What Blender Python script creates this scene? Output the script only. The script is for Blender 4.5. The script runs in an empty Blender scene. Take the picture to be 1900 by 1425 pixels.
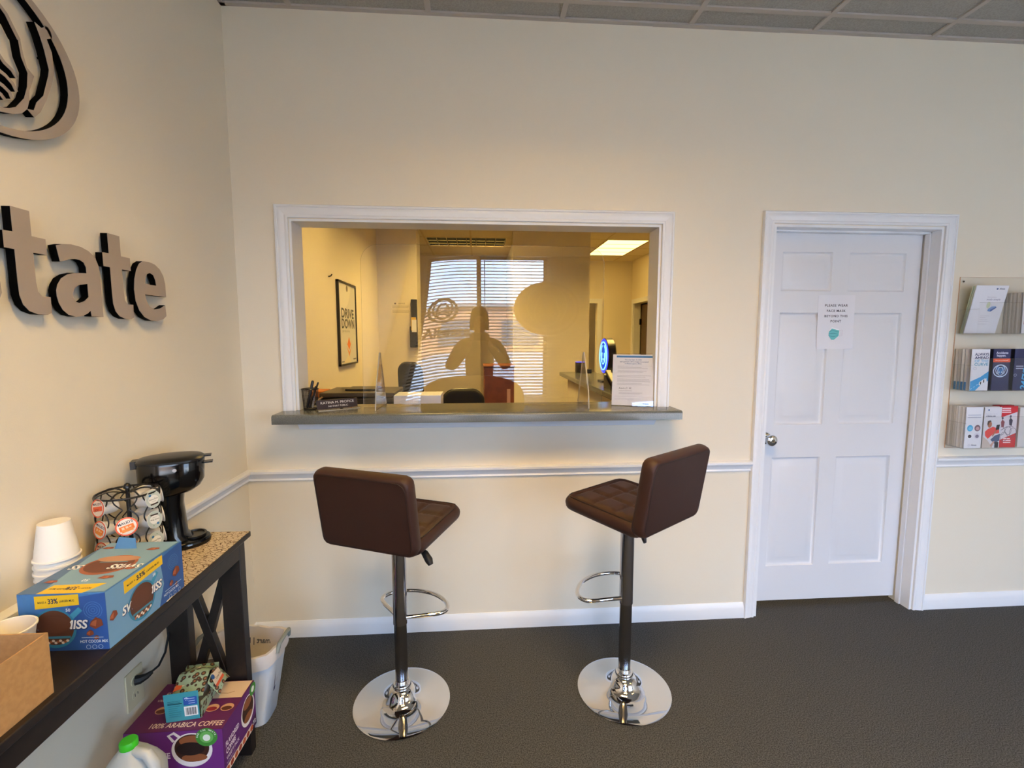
import bpy, bmesh, math, random
from mathutils import Vector, Matrix
from mathutils.geometry import tessellate_polygon
random.seed(7)
S = bpy.context.scene
COL = S.collection
pi = math.pi

# ------------------------------------------------------------------ camera, sky, exposure
cam_d = bpy.data.cameras.new('camera')
cam = bpy.data.objects.new('camera', cam_d); COL.objects.link(cam)
cam_d.sensor_width = 36.0
cam_d.lens = 874.0 / 1900.0 * 36.0
cam_d.clip_start = 0.02
YAW, PITCH = 0.0716, -0.0998
CAMPOS = Vector((1.109, -2.295, 1.492))
cam.location = CAMPOS
cam.rotation_euler = (pi / 2 + PITCH, 0, -YAW)
S.camera = cam

w = bpy.data.worlds.new('sky'); S.world = w; w.use_nodes = True
nt = w.node_tree; nt.nodes.clear()
wo = nt.nodes.new('ShaderNodeOutputWorld'); bg = nt.nodes.new('ShaderNodeBackground')
tc = nt.nodes.new('ShaderNodeTexCoord'); nz = nt.nodes.new('ShaderNodeTexNoise'); cr = nt.nodes.new('ShaderNodeValToRGB')
nz.inputs['Scale'].default_value = 2.2; nz.inputs['Detail'].default_value = 5
cr.color_ramp.elements[0].position = 0.40; cr.color_ramp.elements[0].color = (0.36, 0.55, 1.0, 1)
cr.color_ramp.elements[1].position = 0.62; cr.color_ramp.elements[1].color = (0.64, 0.79, 1.0, 1)
nt.links.new(tc.outputs['Generated'], nz.inputs['Vector']); nt.links.new(nz.outputs['Fac'], cr.inputs['Fac'])
nt.links.new(cr.outputs['Color'], bg.inputs['Color']); nt.links.new(bg.outputs[0], wo.inputs['Surface'])
SKY = 18.0
bg.inputs['Strength'].default_value = SKY

S.view_settings.view_transform = 'Standard'
S.view_settings.look = 'None'
S.view_settings.gamma = 1.0
S.view_settings.use_curve_mapping = False
S.view_settings.exposure = 0.0
S.cycles.use_denoising = True
S.cycles.max_bounces = 10
S.cycles.diffuse_bounces = 6
S.cycles.glossy_bounces = 5
S.cycles.transparent_max_bounces = 24
S.cycles.sample_clamp_indirect = 6.0
S.cycles.caustics_reflective = False
S.cycles.caustics_refractive = False
S.cycles.blur_glossy = 0.6

OFFICE_W = 26.0      # radiance of the warm office troffers' lamps
OFFICE_C = (1.0, 0.67, 0.19)
LOBBY_W = 63.0       # radiance of the lobby's ceiling lights
LOBBY_C = (1.0, 0.64, 0.22)
sun_d = bpy.data.lights.new('sun', 'SUN'); sun_d.energy = 130.0; sun_d.angle = math.radians(1.5); sun_d.color = (1.0, 0.97, 0.93)
sun = bpy.data.objects.new('sun', sun_d); COL.objects.link(sun)
sun.rotation_euler = (math.radians(-40), 0, math.radians(12))     # high, from behind the building, onto the street

def portal(name, x0, x1, z0, z1, y):
    d = bpy.data.lights.new(name, 'AREA'); d.shape = 'RECTANGLE'; d.size = x1 - x0; d.size_y = z1 - z0
    d.cycles.is_portal = True
    o = bpy.data.objects.new(name, d); COL.objects.link(o)
    o.location = ((x0 + x1) / 2, y, (z0 + z1) / 2); o.rotation_euler = (pi / 2, 0, 0)

# lobby extents
RX, RY, CZ = 5.6, -3.85, 2.935
WINA = (0.33, 2.05, 0.62, 2.57)     # blinds window behind the camera
WINB = (2.95, 5.20, 0.10, 2.10)     # open shop front to its right
portal('window_portal', WINA[0], WINA[1], WINA[2], WINA[3], RY - 0.10)
portal('window_portal', WINB[0], WINB[1], WINB[2], WINB[3], RY - 0.10)

# ------------------------------------------------------------------ materials
def s2l(c):
    c /= 255.0
    return c / 12.92 if c <= 0.04045 else ((c + 0.055) / 1.055) ** 2.4
def hexl(h):
    h = h.lstrip('#'); return (s2l(int(h[0:2], 16)), s2l(int(h[2:4], 16)), s2l(int(h[4:6], 16)), 1.0)
MATS = {}
def M(name, hexc, rough=0.6, metal=0.0, spec=0.5, noise=None, bump=None, coat=0.0, trans=0.0, emit=None):
    """noise=(scale, hex2, detail) mixes a second colour; bump=(scale, strength)."""
    if name in MATS: return MATS[name]
    m = bpy.data.materials.new(name); m.use_nodes = True; n = m.node_tree.nodes; l = m.node_tree.links
    b = n['Principled BSDF']; b.inputs['Base Color'].default_value = hexl(hexc)
    b.inputs['Roughness'].default_value = rough; b.inputs['Metallic'].default_value = metal
    b.inputs['Specular IOR Level'].default_value = spec; b.inputs['Coat Weight'].default_value = coat
    b.inputs['Transmission Weight'].default_value = trans
    if emit: b.inputs['Emission Color'].default_value = hexl(emit[0]); b.inputs['Emission Strength'].default_value = emit[1]
    if noise or bump:
        t = n.new('ShaderNodeTexCoord')
    if noise:
        x = n.new('ShaderNodeTexNoise'); x.inputs['Scale'].default_value = noise[0]; x.inputs['Detail'].default_value = noise[2]
        r = n.new('ShaderNodeValToRGB'); r.color_ramp.elements[0].position = 0.38; r.color_ramp.elements[1].position = 0.62
        r.color_ramp.elements[0].color = hexl(hexc); r.color_ramp.elements[1].color = hexl(noise[1])
        l.new(t.outputs['Object'], x.inputs['Vector']); l.new(x.outputs['Fac'], r.inputs['Fac']); l.new(r.outputs['Color'], b.inputs['Base Color'])
    if bump:
        x = n.new('ShaderNodeTexNoise'); x.inputs['Scale'].default_value = bump[0]; x.inputs['Detail'].default_value = 3
        bp = n.new('ShaderNodeBump'); bp.inputs['Strength'].default_value = bump[1]; bp.inputs['Distance'].default_value = 0.002
        l.new(t.outputs['Object'], x.inputs['Vector']); l.new(x.outputs['Fac'], bp.inputs['Height']); l.new(bp.outputs['Normal'], b.inputs['Normal'])
    MATS[name] = m; return m
def EM(name, col, strength):
    if name in MATS: return MATS[name]
    m = bpy.data.materials.new(name); m.use_nodes = True; n = m.node_tree.nodes; n.clear()
    o = n.new('ShaderNodeOutputMaterial'); e = n.new('ShaderNodeEmission')
    e.inputs['Color'].default_value = (*col, 1); e.inputs['Strength'].default_value = strength
    m.node_tree.links.new(e.outputs[0], o.inputs['Surface']); MATS[name] = m; return m
def GLASS(name, tint=(1, 1, 1), f0=0.04, rough=0.0):
    """Clear sheet: see-through with a Fresnel mirror (Schlick), both sides alike."""
    if name in MATS: return MATS[name]
    m = bpy.data.materials.new(name); m.use_nodes = True; n = m.node_tree.nodes; l = m.node_tree.links; n.clear()
    o = n.new('ShaderNodeOutputMaterial'); mix = n.new('ShaderNodeMixShader'); tr = n.new('ShaderNodeBsdfTransparent'); gl = n.new('ShaderNodeBsdfGlossy')
    tr.inputs['Color'].default_value = (*tint, 1); gl.inputs['Roughness'].default_value = rough
    ge = n.new('ShaderNodeNewGeometry'); dt = n.new('ShaderNodeVectorMath'); dt.operation = 'DOT_PRODUCT'
    ab = n.new('ShaderNodeMath'); ab.operation = 'ABSOLUTE'; om = n.new('ShaderNodeMath'); om.operation = 'SUBTRACT'; om.inputs[0].default_value = 1
    pw = n.new('ShaderNodeMath'); pw.operation = 'POWER'; pw.inputs[1].default_value = 5
    ma = n.new('ShaderNodeMath'); ma.operation = 'MULTIPLY_ADD'; ma.inputs[1].default_value = 1 - f0; ma.inputs[2].default_value = f0
    l.new(ge.outputs['Incoming'], dt.inputs[0]); l.new(ge.outputs['Normal'], dt.inputs[1]); l.new(dt.outputs['Value'], ab.inputs[0])
    l.new(ab.outputs[0], om.inputs[1]); l.new(om.outputs[0], pw.inputs[0]); l.new(pw.outputs[0], ma.inputs[0]); l.new(ma.outputs[0], mix.inputs['Fac'])
    l.new(tr.outputs[0], mix.inputs[1]); l.new(gl.outputs[0], mix.inputs[2]); l.new(mix.outputs[0], o.inputs['Surface'])
    MATS[name] = m; return m
_pc = {}
def P(hexc, rough=0.55):            # printed ink / paper colour
    k = 'ink_' + hexc.lstrip('#').lower() + ('' if rough == 0.55 else '_%d' % int(rough * 100))
    return M(k, hexc, rough)

WALL = M('wall_paint', '#E7DDC9', 0.62, spec=0.35, bump=(260, 0.12))
TRIM = M('white_trim_paint', '#EBEBEC', 0.32)
DOORW = M('white_door_paint', '#DEDEE0', 0.38)
CARPET = M('grey_carpet', '#393A3B', 0.95, spec=0.1, noise=(230, '#5C5D5D', 4), bump=(420, 1.0))
TILE = M('ceiling_tile', '#AEACA8', 0.9, spec=0.1, bump=(300, 0.6), noise=(160, '#A09E99', 3))
TBAR = M('ceiling_grid_paint', '#B7B0A9', 0.5)
COUNTER = M('grey_green_laminate', '#565957', 0.20, noise=(300, '#6A6E6C', 6))
CHROME = M('chrome', '#E6E6E8', 0.035, metal=1.0)
DKCHROME = M('dark_chrome', '#8A8A90', 0.16, metal=1.0)
LEATHER = M('brown_leatherette', '#361E15', 0.5, spec=0.4, bump=(350, 0.25))
LEATHERD = M('brown_seam', '#1E0F0A', 0.5)
BLACK = M('black_plastic', '#0C0C0E', 0.3)
BLACKG = M('glossy_black_plastic', '#070708', 0.12)
BLACKM = M('matt_black', '#101012', 0.6)
ESP = M('espresso_wood', '#171211', 0.42, noise=(60, '#1E1715', 3))
WIRE = M('black_wire', '#0B0B0C', 0.4)
FOAM = M('white_foam', '#F1EBE2', 0.6)
CARD = M('brown_cardboard', '#B08858', 0.8, noise=(90, '#A67E50', 4))
CARDD = M('inner_cardboard', '#7E5836', 0.85)
ACRY = GLASS('clear_acrylic', (0.995, 0.995, 0.993), 0.03)
ACRYS = GLASS('clear_acrylic_shield', (0.99, 0.99, 0.985), 0.06)
ACRYE = M('acrylic_edge', '#E9E2D4', 0.2, trans=0.6)
PAPER = M('white_paper', '#F2F1F3', 0.6)

# ------------------------------------------------------------------ mesh builder
class MB:
    def __init__(s): s.v = []; s.f = []; s.m = []; s.sm = []
    def add(s, vs, fs, m=0, smooth=True):
        o = len(s.v); s.v += [tuple(p) for p in vs]
        for f in fs: s.f.append(tuple(i + o for i in f)); s.m.append(m); s.sm.append(smooth)
        return s
    def box(s, x0, x1, y0, y1, z0, z1, m=0):
        vs = [(x, y, z) for z in (z0, z1) for y in (y0, y1) for x in (x0, x1)]
        return s.add(vs, [(0, 2, 3, 1), (4, 5, 7, 6), (0, 1, 5, 4), (2, 6, 7, 3), (0, 4, 6, 2), (1, 3, 7, 5)], m, False)
    def obox(s, mat, hx, hy, hz, m=0):
        vs = [mat @ Vector((x, y, z)) for z in (-hz, hz) for y in (-hy, hy) for x in (-hx, hx)]
        return s.add(vs, [(0, 2, 3, 1), (4, 5, 7, 6), (0, 1, 5, 4), (2, 6, 7, 3), (0, 4, 6, 2), (1, 3, 7, 5)], m, False)
    def bar(s, a, b, w, d, m=0, up=(0, 0, 1)):
        a = Vector(a); b = Vector(b); z = (b - a).normalized(); u = Vector(up)
        if abs(z.dot(u)) > 0.95: u = Vector((0, 1, 0))
        x = u.cross(z).normalized(); y = z.cross(x)
        mat = Matrix((x, y, z)).transposed().to_4x4(); mat.translation = (a + b) / 2
        return s.obox(mat, w / 2, d / 2, (b - a).length / 2, m)
    def tube(s, pts, r, n=10, closed=False, m=0, caps=True):
        pts = [Vector(p) for p in pts]; N = len(pts); rs = r if isinstance(r, (list, tuple)) else [r] * N
        ring = []; prev = None
        for i, p in enumerate(pts):
            if closed: t = pts[(i + 1) % N] - pts[i - 1]
            else: t = pts[min(i + 1, N - 1)] - pts[max(i - 1, 0)]
            t.normalize()
            if prev is None:
                u = Vector((0, 0, 1)) if abs(t.z) < 0.9 else Vector((1, 0, 0))
                x = u.cross(t).normalized()
            else:
                x = prev - t * prev.dot(t); x = x.normalized() if x.length > 1e-6 else prev
            prev = x; y = t.cross(x)
            ring.append([p + (x * math.cos(2 * pi * k / n) + y * math.sin(2 * pi * k / n)) * rs[i] for k in range(n)])
        vs = [q for rr in ring for q in rr]; fs = []
        for i in range(N if closed else N - 1):
            j = (i + 1) % N
            for k in range(n): fs.append((i * n + k, i * n + (k + 1) % n, j * n + (k + 1) % n, j * n + k))
        s.add(vs, fs, m)
        if caps and not closed:
            s.add(ring[0], [tuple(reversed(range(n)))], m, False); s.add(ring[-1], [tuple(range(n))], m, False)
        return s
    def lathe(s, prof, c=(0, 0, 0), n=32, m=0, mat=None):
        """prof: (radius, height) pairs; turned about local z."""
        vs = []; fs = []; c = Vector(c)
        for r, z in prof:
            for k in range(n):
                a = 2 * pi * k / n; p = Vector((r * math.cos(a), r * math.sin(a), z))
                vs.append((mat @ p) if mat else (p + c))
        for i in range(len(prof) - 1):
            for k in range(n): fs.append((i * n + k, i * n + (k + 1) % n, (i + 1) * n + (k + 1) % n, (i + 1) * n + k))
        s.add(vs, fs, m)
        if prof[0][0] > 1e-5: s.add(vs[:n], [tuple(reversed(range(n)))], m, False)
        if prof[-1][0] > 1e-5: s.add(vs[-n:], [tuple(range(n))], m, False)
        return s
    def prism(s, loops, fr, t0, t1, m=0, mside=None, smooth_side=False):
        """loops: outer polygon then holes in 2-D; fr: frame (o,u,v,n); from t0 to t1 along n."""
        o, u, v, nn = fr; mside = m if mside is None else mside
        if not isinstance(loops[0][0], (tuple, list)): loops = [loops]
        flat = [p for lp in loops for p in lp]
        tri = tessellate_polygon([[Vector((p[0], p[1], 0)) for p in lp] for lp in loops])
        N = len(flat); A = [o + u * p[0] + v * p[1] + nn * t0 for p in flat]; B = [o + u * p[0] + v * p[1] + nn * t1 for p in flat]
        tf = []
        for t in tri:
            a, b, c = [flat[i] for i in t]
            cr2 = (b[0] - a[0]) * (c[1] - a[1]) - (b[1] - a[1]) * (c[0] - a[0])
            tf.append(tuple(t) if cr2 > 0 else tuple(reversed(t)))
        s.add(B, tf, m, False); s.add(A, [tuple(reversed(t)) for t in tf], m, False)
        k = 0
        for li, lp in enumerate(loops):
            n = len(lp); area = sum(lp[i][0] * lp[(i + 1) % n][1] - lp[(i + 1) % n][0] * lp[i][1] for i in range(n))
            ccw = (area > 0) == (li == 0)
            for i in range(n):
                j = (i + 1) % n; q = [A[k + i], A[k + j], B[k + j], B[k + i]]
                s.add(q if ccw else list(reversed(q)), [(0, 1, 2, 3)], mside, smooth_side)
            k += n
        return s
    def grid(s, fn, nu, nv, m=0, closed_u=False):
        vs = [fn(i / nu, j / nv) for j in range(nv + 1) for i in range(nu + (0 if closed_u else 1))]
        W = nu if closed_u else nu + 1; fs = []
        for j in range(nv):
            for i in range(nu): fs.append((j * W + i, j * W + (i + 1) % W, (j + 1) * W + (i + 1) % W, (j + 1) * W + i))
        return s.add(vs, fs, m)
    def sweep(s, prof, ends, m=0):
        """prof: list of (a,b); ends: two functions (a,b)->point."""
        n = len(prof); A = [ends[0](*p) for p in prof]; B = [ends[1](*p) for p in prof]
        s.add(A + B, [(i, i + 1, n + i + 1, n + i) for i in range(n - 1)], m, False)
        s.add(A, [tuple(range(n))], m, False); s.add(B, [tuple(reversed(range(n)))], m, False); return s
    def xform(s, mat): s.v = [tuple(mat @ Vector(p)) for p in s.v]; return s
    def join(s, o, dm=0):
        k = len(s.v); s.v += o.v
        s.f += [tuple(i + k for i in f) for f in o.f]; s.m += [x + dm for x in o.m]; s.sm += o.sm; return s
    def mesh(s, name, mats, weld=True, angle=40):
        me = bpy.data.meshes.new(name); me.from_pydata(s.v, [], s.f)
        for x in (mats if isinstance(mats, (list, tuple)) else [mats]): me.materials.append(x)
        me.polygons.foreach_set('material_index', s.m); me.polygons.foreach_set('use_smooth', s.sm)
        me.update()
        if weld:
            b = bmesh.new(); b.from_mesh(me); bmesh.ops.remove_doubles(b, verts=b.verts, dist=1e-5)
            bmesh.ops.recalc_face_normals(b, faces=b.faces); b.to_mesh(me); b.free()
        me.validate()
        if angle: me.set_sharp_from_angle(angle=math.radians(angle))
        return me

def fr(o, u, v):
    u = Vector(u).normalized(); v = Vector(v).normalized(); return (Vector(o), u, v, u.cross(v).normalized())
def link(name, me, parent=None, bevel=0, **kw):
    o = bpy.data.objects.new(name, me); COL.objects.link(o)
    if parent is not None:
        o.parent = parent
        if parent.get('_world'): o.matrix_parent_inverse = Matrix.Translation(parent.location).inverted()
    if bevel:
        b = o.modifiers.new('bevel', 'BEVEL'); b.width = bevel; b.segments = 2; b.limit_method = 'ANGLE'; b.angle_limit = math.radians(50); b.harden_normals = False
    return o
def obj(name, mb, mats, parent=None, bevel=0, weld=True, angle=40):
    return link(name, mb.mesh(name, mats, weld, angle), parent, bevel)
def tag(o, label, cat, group=None, kind=None):
    o['label'] = label; o['category'] = cat
    if group: o['group'] = group
    if kind: o['kind'] = kind
    return o
def thing(name, label, cat, loc=(0, 0, 0), group=None, world=True):
    o = bpy.data.objects.new(name, None); COL.objects.link(o); o.empty_display_size = 0.1
    o.location = loc
    if world: o['_world'] = 1
    return tag(o, label, cat, group)
def struct(o): o['kind'] = 'structure'; return o
def sroot(name, loc=(0, 0, 0)):
    o = bpy.data.objects.new(name, None); COL.objects.link(o); o.location = loc; o['_world'] = 1; return struct(o)
def copy_tree(o, parent=None):
    c = o.copy(); COL.objects.link(c); c.parent = parent
    for ch in o.children: copy_tree(ch, c)
    return c

# ------------------------------------------------------------------ lettering and flat print
_tx = {}
def text_geo(txt, bold=0.0, spacing=1.0):
    k = (txt, bold, spacing)
    if k not in _tx:
        c = bpy.data.curves.new('lettering', 'FONT'); c.body = txt; c.size = 1.0; c.offset = bold; c.space_character = spacing
        c.resolution_u = 3; c.fill_mode = 'FRONT'
        o = bpy.data.objects.new('lettering', c); COL.objects.link(o)
        dg = bpy.context.evaluated_depsgraph_get(); me = bpy.data.meshes.new_from_object(o.evaluated_get(dg))
        vs = [(v.co.x, v.co.y) for v in me.vertices]; fs = [tuple(p.vertices) for p in me.polygons]
        bpy.data.meshes.remove(me); bpy.data.objects.remove(o); bpy.data.curves.remove(c)
        x0 = min(v[0] for v in vs); x1 = max(v[0] for v in vs)
        _tx[k] = ([(v[0] - x0, v[1]) for v in vs], fs, x1 - x0)
    return _tx[k]
class Print:
    """Flat print lying on a surface; each shape a hair further out than the last."""
    def __init__(s, frame, base=0.0004, step=0.00004):
        s.fr = frame; s.mb = MB(); s.mats = []; s.t = base; s.st = step
    def mi(s, h):
        m = h if not isinstance(h, str) else P(h)
        if m not in s.mats: s.mats.append(m)
        return s.mats.index(m)
    def pts(s, ps): o, u, v, n = s.fr; return [o + u * a + v * b + n * s.t for a, b in ps]
    def poly(s, ps, h):
        tri = tessellate_polygon([[Vector((a, b, 0)) for a, b in ps]]); fs = []
        for t in tri:
            a, b, c = [ps[i] for i in t]
            fs.append(tuple(t) if (b[0] - a[0]) * (c[1] - a[1]) - (b[1] - a[1]) * (c[0] - a[0]) > 0 else tuple(reversed(t)))
        s.mb.add(s.pts(ps), fs, s.mi(h), False); s.t += s.st; return s
    def rect(s, u0, v0, u1, v1, h): return s.poly([(u0, v0), (u1, v0), (u1, v1), (u0, v1)], h)
    def ell(s, u, v, ru, rv, h, n=24, a0=0, a1=2 * pi):
        return s.poly([(u + ru * math.cos(a0 + (a1 - a0) * k / n), v + rv * math.sin(a0 + (a1 - a0) * k / n)) for k in range(n)], h)
    def line(s, ps, wd, h, closed=False):
        ps = [Vector((a, b)) for a, b in ps]; L = []; R = []; N = len(ps)
        for i, p in enumerate(ps):
            t = (ps[(i + 1) % N] if (closed or i < N - 1) else p) - (ps[i - 1] if (closed or i > 0) else p)
            t.normalize(); n = Vector((-t.y, t.x)) * wd / 2; L.append(p + n); R.append(p - n)
        k = s.mi(h)
        for i in range(N if closed else N - 1):
            j = (i + 1) % N; s.mb.add(s.pts([R[i], R[j], L[j], L[i]]), [(0, 1, 2, 3)], k, False)
        s.t += s.st; return s
    def ring(s, u, v, ru, rv, wd, h, n=28):
        return s.line([(u + ru * math.cos(2 * pi * k / n), v + rv * math.sin(2 * pi * k / n)) for k in range(n)], wd, h, True)
    def text(s, txt, u, v, size, h, al='l', bold=0.0, sx=1.0, rot=0.0, shear=0.0, spacing=1.0):
        if not txt.strip(): return s
        vs, fs, wd = text_geo(txt, bold, spacing); off = {'l': 0, 'c': -wd / 2, 'r': -wd}[al]
        c, sn = math.cos(rot), math.sin(rot); ps = []
        for a, b in vs:
            a = (a + off) * size * sx + shear * b * size; b *= size; ps.append((u + a * c - b * sn, v + a * sn + b * c))
        s.mb.add(s.pts(ps), fs, s.mi(h), False); s.t += s.st; return s
    def fit(s, txt, u0, u1, v, size, h, bold=0.0, **k):
        wd = text_geo(txt, bold)[2] * size; return s.text(txt, u0, v, size, h, 'l', bold, (u1 - u0) / wd, **k)
    def lines(s, u0, u1, v, n, gap, h, th=0.002, rag=0.25):
        for i in range(n): s.rect(u0, v - i * gap, u1 - (u1 - u0) * rag * random.random(), v - i * gap + th, h)
        return s
    def build(s, parent, name='print', **k):
        return obj(name, s.mb, s.mats, parent, weld=False, angle=0)

# emblem of the wall sign: an oval ring with two cupping hands, half drawn and mirrored (unit half-width 1 x 0.754)
EMB_A, EMB_B, EMB_Y, EMB_Z = 0.2546, 0.1919, -1.114, 2.146
EMB_HANDL = [(-0.977, 2.26), (-0.966, 2.237), (-0.956, 2.205), (-0.948, 2.165), (-0.952, 2.147), (-0.971, 2.092), (-0.993, 2.065), (-1.002, 2.043)]
EMB_HANDR = [(-1.020, 2.038), (-1.003, 2.026), (-0.985, 2.046), (-0.964, 2.084), (-0.944, 2.132), (-0.933, 2.168), (-0.935, 2.212), (-0.947, 2.238), (-0.959, 2.256)]
EMB_PALML = [(-1.026, 2.192), (-1.022, 2.154), (-1.009, 2.125), (-1.014, 2.091), (-1.025, 2.06), (-1.049, 2.029), (-1.066, 2.019), (-1.088, 2.011), (-1.114, 2.010)]
EMB_PALMR = [(-1.021, 2.194), (-1.017, 2.164), (-1.01, 2.137), (-0.993, 2.126), (-1.001, 2.105), (-1.01, 2.084), (-1.013, 2.058), (-1.02, 2.038), (-1.037, 2.019), (-1.059, 2.009), (-1.089, 2.001), (-1.114, 1.999)]
EMB_FING = [[(-1.084, 2.135), (-1.067, 2.118), (-1.05, 2.111), (-1.039, 2.099)], [(-1.088, 2.095), (-1.067, 2.09), (-1.051, 2.08), (-1.043, 2.066)],
            [(-1.091, 2.066), (-1.075, 2.063), (-1.061, 2.056), (-1.056, 2.044)], [(-1.098, 2.045), (-1.082, 2.041), (-1.075, 2.034)]]
def emb_n(p, sgn=1): return ((p[0] - EMB_Y) / EMB_A * sgn, (p[1] - EMB_Z) / EMB_A)
def emblem(pr, u, v, r, h, wd=0.07, asp=1.0, simple=False):
    """The emblem as line print, half-width r, height ratio set by asp."""
    b = EMB_B / EMB_A
    q = lambda ps, s: [(u + emb_n(p, s)[0] * r, v + emb_n(p, s)[1] * r * asp) for p in ps]
    pr.ring(u, v, r * 0.95, r * b * 0.95 * asp, wd * r * 1.4, h)
    for s in (1, -1):
        pr.line(q(EMB_HANDL, s), wd * r, h)
        pr.line(q([(-0.977, 2.26), (-1.03, 2.305)], s), wd * r, h)
        pr.line(q(EMB_PALML, s), wd * r, h)
        pr.line(q([(-1.026, 2.192), (-1.075, 2.26), (-1.114, 2.245)], s), wd * r, h)
        if not simple:
            for f in EMB_FING[:2]: pr.line(q(f, s), wd * r * 0.8, h)
    return pr

# ================================================================== SETTING: lobby
WX0, WX1, WZ0, WZ1 = 0.247, 2.000, 1.105, 2.031      # pass-through opening
DX0, DX1, DZ1 = 2.573, 3.472, 2.045                  # door opening
WT = 0.125                                           # partition thickness
b = MB()
b.box(-0.15, WX0, 0, WT, 0, CZ + .1); b.box(WX0, WX1, 0, WT, 0, WZ0); b.box(WX0, WX1, 0, WT, WZ1, CZ + .1)
b.box(WX1, DX0, 0, WT, 0, CZ + .1); b.box(DX0, DX1, 0, WT, DZ1, CZ + .1); b.box(DX1, RX + .15, 0, WT, 0, CZ + .1)
struct(obj('wall_back', b, WALL))
struct(obj('wall_left', MB().box(-0.15, 0, RY - .15, 0, 0, CZ + .1), WALL))
struct(obj('wall_right', MB().box(RX, RX + .15, RY - .15, 0, 0, CZ + .1), WALL))
b = MB(); y0, y1 = RY - .15, RY
b.box(-.15, WINA[0], y0, y1, 0, CZ + .1); b.box(WINA[0], WINA[1], y0, y1, 0, WINA[2]); b.box(WINA[0], WINA[1], y0, y1, WINA[3], CZ + .1)
b.box(WINA[1], WINB[0], y0, y1, 0, CZ + .1); b.box(WINB[0], WINB[1], y0, y1, 0, WINB[2]); b.box(WINB[0], WINB[1], y0, y1, WINB[3], CZ + .1)
b.box(WINB[1], RX + .15, y0, y1, 0, CZ + .1)
struct(obj('wall_front', b, WALL))
struct(obj('floor', MB().box(-.15, RX + .15, RY - .15, WT, -.06, 0), CARPET))

# ceiling: slab, lay-in tiles, grid bars, wall angle
ceil = struct(obj('ceiling', MB().box(-.15, RX + .15, RY - .15, WT, CZ + .1, CZ + .2), TILE))
TP, TY0, TX0 = 0.603, -0.13, 0.295 - 0.603
LOBBYT = [(TX0 + TP * 2, TX0 + TP * 4, TY0 - TP * 3, TY0 - TP * 2), (TX0 + TP * 2, TX0 + TP * 4, TY0 - TP * 6, TY0 - TP * 5), (TX0 + TP * 7, TX0 + TP * 9, TY0 - TP * 5, TY0 - TP * 4)]
tcache = {}
ys = [0.0, TY0] + [TY0 - TP * k for k in range(1, 8)]
for i in range(11):
    xa, xb = max(TX0 + TP * i, 0), min(TX0 + TP * (i + 1), RX)
    if xb - xa < .05: continue
    for j in range(len(ys) - 1):
        ya, yb = max(ys[j + 1], RY), ys[j]
        if yb - ya < .04: continue
        if any(L[0] - .05 < (xa + xb) / 2 < L[1] + .05 and L[2] - .05 < (ya + yb) / 2 < L[3] + .05 for L in LOBBYT): continue
        k = (round(xb - xa, 3), round(yb - ya, 3))
        if k not in tcache:
            hx, hy = k[0] / 2 - .002, k[1] / 2 - .002
            tcache[k] = MB().box(-hx, hx, -hy, hy, 0.004, 0.02).mesh('ceiling_tile', TILE)
        t = link('ceiling_tile', tcache[k], ceil); t.location = ((xa + xb) / 2, (ya + yb) / 2, CZ + random.uniform(0, .0015))
for i in range(1, 11):
    x = TX0 + TP * i
    if 0.02 < x < RX - .02: obj('grid_bar', MB().box(x - .012, x + .012, RY, 0, CZ - .0035, CZ + .012), TBAR, ceil)
for y in ys[1:]:
    if y > RY + .03: obj('grid_bar', MB().box(0, RX, y - .012, y + .012, CZ - .0030, CZ + .012), TBAR, ceil)
for a in ((0, RX, -.022, 0), (0, RX, RY, RY + .022), (0, .022, RY, 0), (RX - .022, RX, RY, 0)):
    obj('wall_angle', MB().box(a[0], a[1], a[2], a[3], CZ - .005, CZ + .004), TBAR, ceil)
o = obj('wall_angle', MB().box(1.93, 2.55, -.024, 0, CZ - .0065, CZ - .003), TBAR, ceil)

# chair rail and skirting
RAIL = [(0, 0), (0, .007), (.004, .010), (.009, .008), (.012, .007), (.016, .009), (.024, .012), (.033, .019), (.040, .025), (.050, .025), (.055, .019), (.056, 0)]
BASE = [(0, 0), (0, .013), (.014, .014), (.050, .013), (.062, .010), (.074, .006), (.082, .003), (.083, 0)]
ZR = 0.800
def run(prof, z, kind, mat, a, bb, mit=(0, 0)):
    """profile swept along a wall; kind 'b' back wall (x from a to bb) or 'l' left wall (y from a to bb)."""
    m = MB()
    if kind == 'b':
        m.sweep(prof, (lambda h, d: (a + mit[0] * d, -d, z + h), lambda h, d: (bb - mit[1] * d, -d, z + h)))
    else:
        m.sweep(prof, (lambda h, d: (d, a - mit[0] * d, z + h), lambda h, d: (d, bb - mit[1] * d, z + h)))
    return m
struct(obj('trim_1', run(RAIL, ZR, 'b', TRIM, 0, 2.514, (1, 0)), TRIM))
struct(obj('trim_2', run(RAIL, ZR, 'b', TRIM, 3.531, RX), TRIM))
struct(obj('trim_3', run(RAIL, ZR, 'l', TRIM, 0, RY, (1, 0)), TRIM))
struct(obj('baseboard_back', run(BASE, 0, 'b', TRIM, 0, 2.514, (1, 0)), TRIM))
struct(obj('baseboard_back', run(BASE, 0, 'b', TRIM, 3.531, RX), TRIM))
struct(obj('baseboard_left', run(BASE, 0, 'l', TRIM, 0, RY, (1, 0)), TRIM))

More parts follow.
